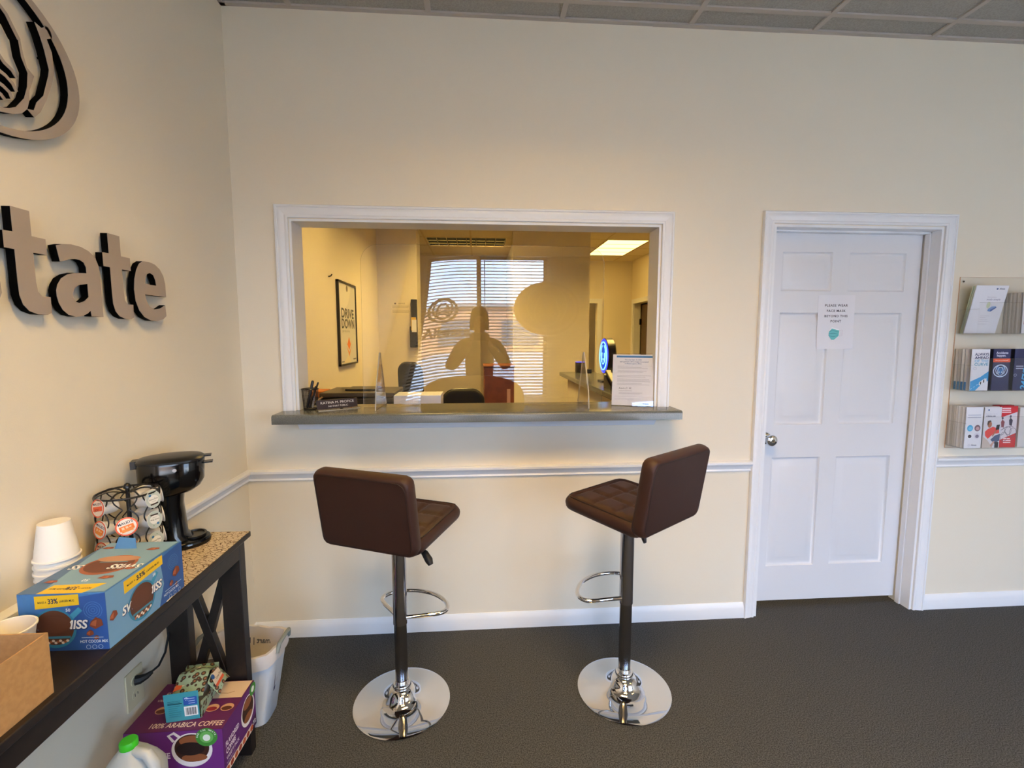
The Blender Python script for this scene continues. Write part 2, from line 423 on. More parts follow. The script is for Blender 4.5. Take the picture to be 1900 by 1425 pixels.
# casings
CAS = [(0, 0), (0, .010), (.003, .012), (.011, .0125), (.014, .0105), (.028, .0135), (.041, .016), (.044, .0145), (.047, .019), (.054, .019), (.057, .015), (.057, 0)]
def casing(root, xa, xb, zt, zb_l, zb_r, rv=.0045):
    xa -= rv; xb += rv; zt += rv
    obj('casing_side', MB().sweep(CAS, (lambda q, d: (xa - q, -d, zb_l), lambda q, d: (xa - q, -d, zt + q))), TRIM, root)
    obj('casing_side', MB().sweep(CAS, (lambda q, d: (xb + q, -d, zb_r), lambda q, d: (xb + q, -d, zt + q))), TRIM, root)
    obj('casing_head', MB().sweep(CAS, (lambda q, d: (xa - q - .0006, -d, zt + q), lambda q, d: (xb + q, -d, zt + q))), TRIM, root)
CT = 1.143                                           # counter top height
win = sroot('window_1')
casing(win, WX0, WX1, WZ1, CT, CT)
obj('jamb', MB().box(WX0, WX0 + .010, -.003, WT + .003, CT, WZ1 - .010), TRIM, win)
obj('jamb', MB().box(WX1 - .010, WX1, -.003, WT + .003, CT, WZ1 - .010), TRIM, win)
obj('head_jamb', MB().box(WX0, WX1, -.003, WT + .003, WZ1 - .010, WZ1), TRIM, win)

# six-panel door, set back in its frame
door = sroot('door_1')
casing(door, DX0, DX1, DZ1, 0, 0)
for x in (DX0, DX1 - .012): obj('jamb', MB().box(x, x + .012, -.003, WT, 0, DZ1 - .012), TRIM, door)
obj('head_jamb', MB().box(DX0, DX1, -.003, WT, DZ1 - .012, DZ1), TRIM, door)
obj('door_stop', MB().box(DX1 - .022, DX1 - .012, .050, .079, 0, DZ1 - .012), TRIM, door, bevel=.002)
obj('door_stop', MB().box(DX0 + .012, DX0 + .014, .050, .083, 0, DZ1 - .012), TRIM, door)
obj('door_stop', MB().box(DX0 + .012, DX1 - .012, .050, .083, DZ1 - .022, DZ1 - .012), TRIM, door, bevel=.002)
DY, DXa, DXb, DZa, DZb = .087, 2.588, 3.4475, .032, 2.028
k = 2.380 / 2.345
def dp(x, z): return (1.109 + (x - 1.109) * k, 1.492 + (z - 1.492) * k)
pans = []
for (xa, za), (xb, zb) in (((2.653, 1.726), (2.930, 1.923)), ((3.021, 1.726), (3.320, 1.923)), ((2.662, 1.029), (2.930, 1.616)),
                           ((3.021, 1.029), (3.332, 1.616)), ((2.666, .250), (2.930, .853)), ((3.021, .250), (3.340, .853))):
    a, bq = dp(xa, za), dp(xb, zb); pans.append((a[0], bq[0], a[1], bq[1]))
# even the two columns out
c0 = sum(p[0] for p in pans[::2]) / 3; c1 = sum(p[1] for p in pans[::2]) / 3; c2 = sum(p[0] for p in pans[1::2]) / 3; c3 = sum(p[1] for p in pans[1::2]) / 3
pans = [((c0, c1) if i % 2 == 0 else (c2, c3)) + p[2:] for i, p in enumerate(pans)]
F0 = fr((0, DY, 0), (1, 0, 0), (0, 0, 1))
leaf = obj('door_leaf', MB().prism([[(DXa, DZa), (DXb, DZa), (DXb, DZb), (DXa, DZb)]] + [[(p[0], p[2]), (p[1], p[2]), (p[1], p[3]), (p[0], p[3])] for p in pans], F0, -.035, 0), DOORW, door)
for p in pans:
    rr = [(0, 0), (.006, -.0095), (.011, -.0115), (.016, -.0115), (.046, -.0025), (.054, -.0015)]
    vs = []; fs = []
    for ins, d in rr: vs += [(x, DY - d, z) for x, z in ((p[0] + ins, p[2] + ins), (p[1] - ins, p[2] + ins), (p[1] - ins, p[3] - ins), (p[0] + ins, p[3] - ins))]
    for i in range(len(rr) - 1):
        for q in range(4): fs.append((i * 4 + q, i * 4 + (q + 1) % 4, i * 4 + 4 + (q + 1) % 4, i * 4 + 4 + q))
    fs.append(tuple(len(vs) - 4 + q for q in range(4)))
    obj('panel', MB().add(vs, fs, 0, False), DOORW, leaf)
m = Matrix.Translation((2.640, DY, .951)) @ Matrix.Rotation(pi / 2, 4, 'X')
kn = MB().lathe([(.0, 0), (.034, 0), (.034, .004), (.030, .009), (.016, .012), (.014, .03), (.017, .036), (.027, .043), (.0305, .054), (.028, .066), (.020, .072), (.010, .0725), (.010, .070), (0, .070)], n=28, mat=m)
kn.bar((2.640 - .004, DY - .0715, .951), (2.640 + .004, DY - .0715, .951), .003, .004, 1)
obj('door_knob', kn, [CHROME, BLACKM], door)

# ================================================================== SETTING: office behind the opening
OX0, OX1, OY1, OZ = -.115, 3.80, 5.90, 2.80
OW = WALL
OC = M('office_ceiling_tile', '#D9CDB4', .9, spec=.1, bump=(300, .5))
struct(obj('floor', MB().box(OX0 - .15, 6.0, WT, 8.4, -.06, 0), CARPET))
struct(obj('wall_office_left', MB().box(OX0 - .15, OX0, WT, 8.4, 0, 3.0), OW))
b = MB().box(OX1, OX1 + .12, WT, 4.985, 0, 3.0).box(OX1, OX1 + .12, 4.985, 5.78, 2.06, 3.0).box(OX1, OX1 + .12, 5.78, 8.4, 0, 3.0)
struct(obj('wall_office_right', b, OW))
b = MB().box(OX0, 2.42, OY1, OY1 + .12, 0, 3.0).box(2.42, 3.19, OY1, OY1 + .12, 2.075, 3.0).box(3.19, OX1, OY1, OY1 + .12, 0, 3.0)
struct(obj('wall_office_back', b, OW))
struct(obj('wall_pier', MB().box(OX0, .365, 3.66, 4.02, 0, 3.0), OW))
struct(obj('wall_pier', MB().box(1.552, 2.53, 3.70, 3.84, 0, 3.0), OW))
struct(obj('wall_light_baffle', MB().box(1.60, 1.70, 3.84, OY1, 0, 3.0), OW))  # unseen wall added to keep the corner light out of the opening
struct(obj('wall_return', MB().box(OX0, 1.15, 5.55, OY1, 0, 3.0), OW))
struct(obj('wall_beyond', MB().box(OX0, 6.0, 8.3, 8.4, 0, 3.0).box(5.9, 6.0, WT, 8.4, 0, 3.0).box(OX1 + .12, 6.0, WT, .3, 0, 3.0), OW))
T1, T2, T3 = (2.862, 3.472, 4.13, 5.36), (.42, 1.50, 4.14, 4.75), (.32, .92, .70, 1.90)
T4, T5, T6 = (2.2, 2.8, 6.8, 8.0), (2.55, 3.15, 1.60, 2.80), (.55, 1.15, 2.32, 3.52)
T7 = (1.85, 2.45, 4.45, 5.65)
holes = [T1, T2, T3, T4, T5, T6, T7]
oc = struct(obj('ceiling', MB().prism([[(OX0 - .15, WT), (6.0, WT), (6.0, 8.4), (OX0 - .15, 8.4)]] + [[(h[0], h[2]), (h[1], h[2]), (h[1], h[3]), (h[0], h[3])] for h in holes],
            fr((0, 0, OZ), (1, 0, 0), (0, 1, 0)), 0, .04), OC))
struct(obj('ceiling_plenum', MB().box(OX0 - .15, 6.0, WT, 8.4, 3.0, 3.1), OC))
x = -.1
GL = M('office_grid_line', '#C8B68F', .6)
for i in range(7):
    gx = 2.862 - .61 * 4 - .012 + .61 * i
    if OX0 < gx < OX1: obj('grid_bar', MB().box(gx - .011, gx + .011, WT, OY1, OZ - .003, OZ + .002), GL, oc)
for i in range(9):
    gy = 4.13 - .615 * 6 + .615 * i - .012
    if WT < gy < OY1:
        gb = MB()
        for sa, sb in ((OX0, OX1),): gb.box(sa, sb, gy - .011, gy + .011, OZ - .0025, OZ + .002)
        obj('grid_bar', gb, GL, oc)
# door casings in the office
d2 = sroot('door_2')
obj('casing_side', MB().box(OX1 - .016, OX1, 5.78, 5.85, 0, 2.13), TRIM, d2); obj('casing_side', MB().box(OX1 - .016, OX1, 4.915, 4.985, 0, 2.13), TRIM, d2)
obj('casing_head', MB().box(OX1 - .017, OX1, 4.915, 5.85, 2.06, 2.135), TRIM, d2)
obj('jamb', MB().box(OX1, OX1 + .12, 5.765, 5.78, 0, 2.06), TRIM, d2)
WOODD = M('dark_door_veneer', '#4A3526', .4, noise=(14, '#3C2A1E', 4))
obj('door_leaf', MB().box(OX1 + .13, OX1 + .17, 4.99, 5.74, .01, 2.04), WOODD, d2)
obj('hinge', MB().box(OX1 + .10, OX1 + .14, 5.735, 5.765, 1.70, 1.80).box(OX1 + .10, OX1 + .14, 5.735, 5.765, .95, 1.05), BLACK, d2)
d3 = sroot('door_3')
obj('casing_side', MB().box(3.19, 3.275, OY1 - .016, OY1, 0, 2.15), TRIM, d3); obj('casing_side', MB().box(2.335, 2.42, OY1 - .016, OY1, 0, 2.15), TRIM, d3)
obj('casing_head', MB().box(2.335, 3.275, OY1 - .017, OY1, 2.075, 2.152), TRIM, d3)

# storefront glazing behind the camera
def glazing(name, W, mull, gname='window_glass', tint=(.97, .985, .98)):
    r = sroot(name); x0, x1, z0, z1 = W; fm = M('bronze_frame', '#55483C', .4, metal=.3); yy = RY - .09
    for a in ((x0, x0 + .05, z0, z1), (x1 - .05, x1, z0, z1), (x0, x1, z0, z0 + .05), (x0, x1, z1 - .05, z1)):
        obj('frame', MB().box(a[0], a[1], yy - .03, yy + .03, a[2], a[3]), fm, r)
    for mx in mull: obj('mullion', MB().box(mx - .03, mx + .03, yy - .03, yy + .03, z0, z1), fm, r)
    ed = [x0] + list(mull) + [x1]
    for i in range(len(ed) - 1): obj('pane', MB().box(ed[i] + .02, ed[i + 1] - .02, yy - .003, yy + .003, z0 + .02, z1 - .02), GLASS(gname, tint), r)
    return r
g1 = glazing('window_2', WINA, [1.125])
glazing('window_3', WINB, [4.1], 'tinted_window_glass', (.77, .80, .81))  # tint added to cut the daylight coming through this front
# ground and a building across the road
struct(obj('street_ground', MB().box(-60, 60, -80, RY - .16, -.12, -.08), M('asphalt', '#AEB0B4', .9, noise=(3, '#A0A2A6', 5))))
struct(obj('pavement', MB().box(-20, 20, RY - 3.2, RY - .16, -.08, -.02), M('concrete', '#B9B3A8', .85)))
BR = M('far_brick', '#C79A78', .9, noise=(2, '#B98A66', 4))
fb = thing('shop_building', 'low brown brick shop building across the road', 'building', (-6, -48, -.1))
obj('wall', MB().box(-26, 24, -56, -48, -.1, 4.6), BR, fb); obj('roof', MB().box(-26.4, 24.4, -56.4, -47.6, 4.6, 5.0), M('roof_grey', '#8B8782', .8), fb)
for i in range(7): obj('shop_window', MB().box(-22 + i * 6.4, -18 + i * 6.4, -48.06, -47.95, .6, 3.2), M('far_glass', '#3C4650', .15), fb)

# ================================================================== COUNTER
K = CT
def rounded_front(y0, y1, z0, z1, r=.012, n=5):
    ps = [(y1, z0), (y0, z0)]
    ps += [(y0 + r - r * math.cos(a), z1 - r + r * math.sin(a)) for a in [pi / 2 * i / n for i in range(n + 1)]]
    return ps + [(y1, z1)]
ct = thing('counter_top', 'grey-green laminate transaction counter under the pass-through opening', 'counter', (1.13, 0, 0))
cb = MB(); pf = rounded_front(-.150, -.0005, K - .042, K)
cb.sweep(pf + [pf[0]], (lambda y, z: (.187, y, z), lambda y, z: (2.074, y, z)))
cb.box(WX0 + .0005, WX1 - .0005, -.001, .185, K - .037, K)
obj('slab', cb, COUNTER, ct, angle=30)
ap = MB()
A = [(.243, -.024, 1.100), (2.004, -.024, 1.100), (1.990, -.014, 1.052), (.257, -.014, 1.052)]
vs = A + [(x, -.0005, z) for x, y, z in A]
ap.add(vs, [(3, 2, 1, 0), (4, 5, 6, 7), (0, 1, 5, 4), (1, 2, 6, 5), (2, 3, 7, 6), (3, 0, 4, 7)], 0, False)
obj('apron', ap, M('apron_white', '#E4E6EA', .35), ct, bevel=.0015)

# pen cup with pens
pc = thing('pen_cup', 'black wire mesh pen cup on the counter beside the left jamb', 'pen cup', (.300, .022, K))
WM = M('mesh_wire', '#1A1816', .4)
cx, cy = .300, .022
def cupr(z): return .0305 + .0065 * z / .1
b = MB()
for i in range(30):
    a = 2 * pi * i / 30; b.tube([(cx + cupr(z) * math.cos(a), cy + cupr(z) * math.sin(a), K + z) for z in (.004, .098)], .0007, 4)
for j in range(16):
    z = .006 + .006 * j; b.tube([(cx + cupr(z) * math.cos(2 * pi * q / 24), cy + cupr(z) * math.sin(2 * pi * q / 24), K + z) for q in range(24)], .0006, 4, True)
obj('mesh_wall', b, WM, pc)
obj('rim', MB().tube([(cx + .0375 * math.cos(2 * pi * q / 28), cy + .0375 * math.sin(2 * pi * q / 28), K + .100) for q in range(28)], .0026, 8, True), BLACK, pc)
obj('base', MB().lathe([(0, 0), (.0315, 0), (.0325, .006), (.031, .006), (.030, .003), (0, .003)], (cx, cy, K), 28), BLACK, pc)
def pen(lb, p0, p1, col, r=.0045):
    t = thing('pen', lb, 'pen', p0, 'pens in the mesh cup'); p0 = Vector(p0); p1 = Vector(p1); d = p1 - p0
    obj('barrel', MB().tube([p0, p0 + d * .06, p0 + d * .7], [r * .3, r, r], 10), P(col, .35), t)
    obj('cap', MB().tube([p0 + d * .7, p0 + d * .96, p1], [r * 1.12, r * 1.12, r * .7], 10).bar(p0 + d * .72 + Vector((r, -r, 0)), p0 + d * .95 + Vector((r, -r, 0)), .002, .002), [BLACK], t)
pen('thick black pen leaning to the right in the mesh cup', (.286, .012, K + .006), (.316, .022, K + .140), '#15151A', .0062)
pen('slim dark pen with pale clip leaning far right in the mesh cup', (.292, .026, K + .006), (.342, .018, K + .132), '#22242E', .004)
pen('white-barrelled pen half hidden inside the mesh cup', (.305, .034, K + .006), (.318, .050, K + .110), '#D8D8DC', .004)

# name plate
npd = Vector((.511 - .351, .07 + .038, 0)).normalized(); npn = Vector((npd.y, -npd.x, 0))
pA = Vector((.351, -.038, K))
plate = thing('name_plate', 'brown engraved name plate in a clear holder on the counter', 'name plate', pA)
lean = Vector((0, 0, 1)) * .97 - npn * .24
f = fr(pA + Vector((0, 0, .006)), npd, lean)
obj('plate', MB().prism([(0, 0), (.193, 0), (.193, .044), (0, .044)], f, -.002, 0), M('plate_brown', '#2A1613', .3), plate)
hb = MB().prism([(-.002, -.002), (.195, -.002), (.195, .0462), (-.002, .0462)], f, -.0045, -.0022)
f2 = fr(pA + Vector((0, 0, 0)), npd, -npn)
hb.prism([(-.002, -.024), (.195, -.024), (.195, .03), (-.002, .03)], f2, 0, .003)
obj('holder', hb, GLASS('holder_acrylic', (.93, .93, .92), .06), plate)
obj('holder_edge', MB().prism([(-.002, -.0255), (.195, -.0255), (.195, -.024), (-.002, -.024)], f2, 0, .0042), ACRYE, plate)
pr = Print(f, .0003)
pr.fit('KATINA M. PROFICE', .018, .176, .0245, .0165, '#E9E2DA', .0)
pr.fit('NOTARY PUBLIC', .052, .146, .0085, .0115, '#E9E2DA', .0)
pr.build(plate, 'lettering')

# clear shield on two feet
SY = .110
sh = thing('sneeze_guard', 'tall clear acrylic sneeze guard standing on the counter', 'screen', (1.14, SY, K))
def shield_outline():
    x0, x1, z0, z1, r = .534, 1.752, K + .004, 1.945, .085
    ps = [(x0, z0), (.815, z0)]
    for i in range(1, 24):
        a = pi * (1 - i / 24); c = abs(math.cos(a)) ** .8 * (1 if math.cos(a) > 0 else -1)
        zz = z0 + (K + .153 - z0) * math.sin(a) ** .62
        xx = 1.080 + .266 * c
        ps.append((xx, zz))
    ps += [(1.346, z0), (x1, z0)]
    ps += [(x1 - r + r * math.sin(a), z1 - r + r * math.cos(a)) for a in [pi / 2 * i / 8 for i in range(8, -1, -1)]]
    ps += [(x0 + r - r * math.sin(a), z1 - r + r * math.cos(a)) for a in [pi / 2 * i / 8 for i in range(9)]]
    return ps
def warp(x, z):                      # the sheet is very slightly bowed on its feet
    q = min(0, x - 1.06)
    return -.0115 * 0 + TWIST * q * q * (z - 1.55)
TWIST = 0.13
b = MB().prism(shield_outline(), fr((0, SY, 0), (1, 0, 0), (0, 0, 1)), -.002, .002, 0, 1)
me = b.mesh('sheet', [ACRYS, ACRYE], True, 0)
bm = bmesh.new(); bm.from_mesh(me)
for i in range(1, 30):
    x = .534 + 1.218 * i / 30; bmesh.ops.bisect_plane(bm, geom=bm.verts[:] + bm.edges[:] + bm.faces[:], plane_co=(x, 0, 0), plane_no=(1, 0, 0))
for i in range(1, 20):
    z = K + .8 * i / 20; bmesh.ops.bisect_plane(bm, geom=bm.verts[:] + bm.edges[:] + bm.faces[:], plane_co=(0, 0, z), plane_no=(0, 0, 1))
for v in bm.verts: v.co.y += warp(v.co.x, v.co.z)
for f_ in bm.faces: f_.smooth = True
bm.to_mesh(me); bm.free(); me.set_sharp_from_angle(angle=math.radians(35))
link('sheet', me, sh)
for fx in (.622, 1.648):
    b = MB().prism([(-.045, K), (-.030, K + .09), (.078, K + .272), (.096, K + .272), (.215, K)], fr((fx, 0, 0), (0, 1, 0), (0, 0, 1)), -.0028, .0028, 0, 1)
    obj('foot', b, [ACRY, ACRYE], sh)

# letter in a slanted acrylic stand
sA, sB = Vector((1.787, .048, K)), Vector((1.978, -.020, K)); sd = (sB - sA).normalized(); sn = Vector((sd.y, -sd.x, 0))
st = thing('sign_stand', 'slanted clear stand holding a printed letter at the right of the counter', 'sign stand', sA)
up = Vector((0, 0, .975)) - sn * .22
f = fr(sA + Vector((0, 0, .003)), sd, up); SW = (sB - sA).length
obj('sheet', MB().prism([(0, 0), (SW, 0), (SW, .262), (0, .262)], f, -.0012, 0), PAPER, st)
obj('cover', MB().prism([(-.002, -.002), (SW + .002, -.002), (SW + .002, .268), (-.002, .268)], f, .0012, .0028), GLASS('stand_acrylic', (.97, .97, .98), .05), st)
obj('back', MB().prism([(-.002, -.002), (SW + .002, -.002), (SW + .002, .268), (-.002, .268)], f, -.004, -.0025), ACRY, st)
obj('foot', MB().prism([(-.002, 0), (SW + .002, 0), (SW + .002, .045), (-.002, .045)], fr(sA, sd, -sn), 0, .0025), ACRY, st)
pr = Print(f, .0003)
pr.rect(.018, .246, SW - .006, .256, '#2E78B4'); pr.text('Thursday Sept. 10, 2020,', SW / 2, .232, .0085, '#3E6FA6', 'c', .01)
pr.text('cash payments will no longer be accepted', SW / 2 + .004, .222, .0085, '#2B4F8C', 'c', .015); pr.text('in Allstate agency offices', SW / 2, .212, .0085, '#3E6FA6', 'c', .01)
pr.rect(.02, .203, SW - .01, .2035, '#9AA4B4')
for v, n in ((.196, 2), (.176, 2), (.152, 2), (.134, 3), (.112, 2)): pr.lines(.024, SW - .012, v, n, .0062, '#A9A4AE', .0014, .35)
pr.text('Kevin D. W.', .034, .083, .014, '#55505C', 'l', 0, .9, 0, .3); pr.lines(.034, .1, .073, 1, .006, '#8C8892', .0015, .1); pr.lines(.034, .16, .064, 2, .005, '#ABA6B0', .0013, .2)
pr.lines(.012, SW - .01, .045, 1, .006, '#BDB8C2', .001, .1); pr.lines(.012, SW * .6, .034, 2, .005, '#C2BDC6', .001, .2)
pr.ring(.142, .011, .006, .0045, .001, '#8A90A0', 14); pr.text('Allstate', .153, .0075, .0095, '#33405C', 'l', .03)
pr.build(st)

# ================================================================== WALL SIGN on the left wall
FACE = M('brushed_sign_face', '#AFA295', .42, metal=.35)
SBLK = M('sign_black_return', '#030303', .8, spec=.05)
LW = fr((0, 0, 0), (0, 1, 0), (0, 0, 1))              # u = y, v = z, n = +x
def sign_piece(name, label, loops, parent=None, group='letters of the wall sign'):
    if not isinstance(loops[0][0], (tuple, list)): loops = [loops]
    body = MB().prism(loops, LW, .010, .0292)
    y = sum(p[0] for p in loops[0]) / len(loops[0])
    r = parent or thing(name, label, 'letter', (0, y, min(p[1] for p in loops[0])), group)
    obj('return', body, SBLK, r); obj('face_plate', MB().prism(loops, LW, .0293, .0305), FACE, r)
    flat = [p for lp in loops for p in lp]; best = None
    for t in tessellate_polygon([[Vector((p[0], p[1], 0)) for p in lp] for lp in loops]):
        a, b_, c = [flat[i] for i in t]; ar = abs((b_[0] - a[0]) * (c[1] - a[1]) - (b_[1] - a[1]) * (c[0] - a[0]))
        if best is None or ar > best[0]: best = (ar, (a[0] + b_[0] + c[0]) / 3, (a[1] + b_[1] + c[1]) / 3)
    obj('spacer', MB().tube([(0, best[1], best[2]), (.012, best[1], best[2])], .003, 6), SBLK, r)
    return r
LT1 = [(-1.088, 1.794), (-1.042, 1.794), (-1.042, 1.735), (-1.005, 1.735), (-1.005, 1.696), (-1.042, 1.696), (-1.042, 1.625), (-1.039, 1.603), (-1.030, 1.592), (-1.006, 1.592), (-1.006, 1.553), (-1.019, 1.547), (-1.044, 1.547), (-1.066, 1.554), (-1.080, 1.568), (-1.087, 1.590), (-1.088, 1.619), (-1.088, 1.696), (-1.112, 1.696), (-1.112, 1.735), (-1.088, 1.736)]
LA = [(-0.976, 1.726), (-0.955, 1.733), (-0.93, 1.737), (-0.899, 1.736), (-0.874, 1.729), (-0.853, 1.714), (-0.844, 1.694), (-0.841, 1.666), (-0.841, 1.549), (-0.882, 1.549), (-0.884, 1.565), (-0.896, 1.556), (-0.913, 1.549), (-0.936, 1.546), (-0.957, 1.55), (-0.973, 1.562), (-0.983, 1.579), (-0.987, 1.596), (-0.987, 1.611), (-0.982, 1.626), (-0.97, 1.643), (-0.951, 1.655), (-0.926, 1.663), (-0.887, 1.667), (-0.887, 1.683), (-0.894, 1.695), (-0.906, 1.7), (-0.922, 1.7), (-0.944, 1.695), (-0.968, 1.686)]
LAH = [(-0.887, 1.638), (-0.917, 1.632), (-0.932, 1.621), (-0.939, 1.608), (-0.938, 1.595), (-0.931, 1.586), (-0.920, 1.583), (-0.902, 1.590), (-0.887, 1.602)]
LEo = [(-0.660, 1.735), (-0.632, 1.737), (-0.604, 1.733), (-0.580, 1.720), (-0.564, 1.699), (-0.557, 1.672), (-0.557, 1.629), (-0.661, 1.629), (-0.657, 1.610), (-0.645, 1.592), (-0.622, 1.583), (-0.591, 1.588), (-0.565, 1.601), (-0.562, 1.564), (-0.58, 1.552), (-0.611, 1.545), (-0.642, 1.546), (-0.671, 1.556), (-0.692, 1.576), (-0.705, 1.605), (-0.708, 1.642), (-0.703, 1.674), (-0.692, 1.703), (-0.678, 1.724)]
LEH = [(-0.659, 1.663), (-0.653, 1.684), (-0.643, 1.697), (-0.630, 1.702), (-0.615, 1.697), (-0.606, 1.682), (-0.603, 1.663)]
LS = [(-1.142, 1.724), (-1.172, 1.735), (-1.205, 1.737), (-1.236, 1.728), (-1.253, 1.709), (-1.257, 1.684), (-1.246, 1.660), (-1.222, 1.644), (-1.192, 1.631), (-1.175, 1.619), (-1.172, 1.602), (-1.183, 1.589), (-1.206, 1.583), (-1.232, 1.588), (-1.254, 1.600), (-1.257, 1.560), (-1.230, 1.549), (-1.198, 1.545), (-1.165, 1.551), (-1.140, 1.568), (-1.129, 1.592), (-1.131, 1.622), (-1.145, 1.643), (-1.170, 1.659), (-1.198, 1.672), (-1.213, 1.685), (-1.209, 1.695), (-1.190, 1.700), (-1.166, 1.696), (-1.144, 1.687)]
sign_piece('sign_letter', 'grey-faced letter s, partly cut off beside the first letter t on left wall', LS)
sign_piece('sign_letter', 'tall grey-faced letter t, the first and larger-looking t on left wall', LT1)
sign_piece('sign_letter', 'grey-faced black-sided letter a on the left wall', [LA, LAH])
sign_piece('sign_letter', 'grey-faced letter t standing between letters a and e on left wall', [(y + .288, z) for y, z in LT1])
sign_piece('sign_letter', 'grey-faced letter e, last letter of the word on left wall', [LEo, LEH])
for i, yy in enumerate((-1.345, -1.425)): sign_piece('sign_letter', ('grey-faced letter l next to letter s on left wall', 'grey-faced letter l next to capital A on left wall')[i], [(yy, 1.55), (yy + .047, 1.55), (yy + .047, 1.81), (yy, 1.81)])
sign_piece('sign_letter', 'grey-faced capital A, first letter of the word on left wall', [[(-1.70, 1.55), (-1.648, 1.55), (-1.631, 1.602), (-1.545, 1.602), (-1.528, 1.55), (-1.474, 1.55), (-1.560, 1.794), (-1.614, 1.794)], [(-1.618, 1.641), (-1.587, 1.742), (-1.557, 1.641)]])
em = thing('sign_emblem', 'grey-faced black-sided oval emblem with cupped hands high on left wall', 'emblem', (0, EMB_Y, 1.954))
def eb(loops): sign_piece('', '', loops, em)
N = 64
oo = [(EMB_Y + EMB_A * math.cos(2 * pi * i / N), EMB_Z + EMB_B * math.sin(2 * pi * i / N)) for i in range(N)]
ii = [(EMB_Y + .2195 * math.cos(2 * pi * i / N), EMB_Z + .001 + .1775 * math.sin(2 * pi * i / N)) for i in range(N)]
mir = lambda p: (2 * EMB_Y - p[0], p[1])
eb([oo, ii])
def band(ps, wd):
    ps = [Vector(p) for p in ps]; L = []; R = []
    for i, p in enumerate(ps):
        t = (ps[min(i + 1, len(ps) - 1)] - ps[max(i - 1, 0)]).normalized(); n = Vector((-t.y, t.x)) * wd / 2
        L.append(tuple(p + n)); R.append(tuple(p - n))
    return R + L[::-1]
hand = EMB_HANDL + EMB_HANDR[:-1] + [(-.930, 2.250), (-.934, 2.266), (-.944, 2.270), (-.959, 2.257)]
palm = EMB_PALML + EMB_PALMR[::-1]
for mm in (0, 1):
    T = (lambda ps: [mir(p) for p in ps][::-1]) if mm else (lambda ps: ps)
    eb(T(hand)); eb(T(palm));
    for q in EMB_FING: eb(T(band(q, .0085)))
    eb(T(band([(-1.024, 2.192), (-1.05, 2.232), (-1.082, 2.255), (-1.114, 2.25)], .009)))

# outlet on the left wall
ol = thing('wall_outlet', 'ivory double outlet plate low on the left wall', 'outlet', (0, -.806, .37))
IV = M('ivory_plastic', '#D9CFAE', .4)
obj('plate', MB().box(.0005, .006, -.844, -.770, .312, .436), IV, ol, bevel=.002)
for z in (.352, .398):
    obj('receptacle', MB().lathe([(.0165, 0), (.0165, .0015), (0, .0015)], mat=Matrix.Translation((.006, -.807, z)) @ Matrix.Rotation(pi / 2, 4, 'Y'), n=20), IV, ol)
    obj('slot', MB().box(.0074, .0079, -.814, -.812, z - .005, z + .005).box(.0074, .0079, -.802, -.800, z - .004, z + .004), BLACKM, ol)
plug = thing('power_cord', 'black plug and cord in the upper socket of the ivory outlet', 'cord', (.01, -.807, .398))
obj('plug', MB().tube([(.008, -.807, .398), (.02, -.803, .398), (.032, -.792, .400), (.040, -.778, .404)], [.015, .014, .010, .006], 8), BLACKM, plug)
obj('cable', MB().tube([(.036, -.783, .403), (.046, -.755, .408), (.046, -.72, .430), (.040, -.69, .470), (.022, -.665, .53), (.012, -.64, .62), (.012, -.62, .74)], .0035, 8), BLACKM, plug)

# ================================================================== CONSOLE TABLE along the left wall
tb = thing('console_table', 'narrow espresso wooden console table with X-shaped ends along left wall', 'table', (.16, -1.3, 0))
TT, TX, TY0_, TY1 = .812, .305, -2.0, -.632
obj('tabletop', MB().box(.032, TX, TY0_, TY1, TT - .020, TT), ESP, tb, bevel=.003)
obj('apron', MB().box(.268, .290, TY0_ + .06, TY1 - .055, TT - .078, TT - .020), ESP, tb, bevel=.002)
obj('apron', MB().box(.040, .058, TY0_ + .06, TY1 - .055, TT - .078, TT - .020), ESP, tb)
for ya in (TY1 - .054, TY0_ + .014):
    obj('end_rail', MB().box(.07, .25, ya + .006, ya + .030, TT - .075, TT - .020), ESP, tb)
    for xa in (.036, .222): obj('leg', MB().box(xa, xa + .068, ya, ya + .036, 0, TT - .020), ESP, tb, bevel=.002)
    for s in (0, 1):
        p0 = Vector((.084 if s else .240, ya + (.020 if s else .016), .200)); p1 = Vector((.248 if s else .088, ya + (.020 if s else .016), TT - .075))
        obj('cross_brace', MB().bar(p0, p1, .028, .024, 0, (0, 1, 0)), ESP, tb, bevel=.0015)
    obj('lower_rail', MB().box(.09, .24, ya + .006, ya + .030, .155, .20), ESP, tb)
obj('shelf', MB().box(.034, .288, TY0_ + .05, TY1 - .056, .115, .134), ESP, tb, bevel=.002)

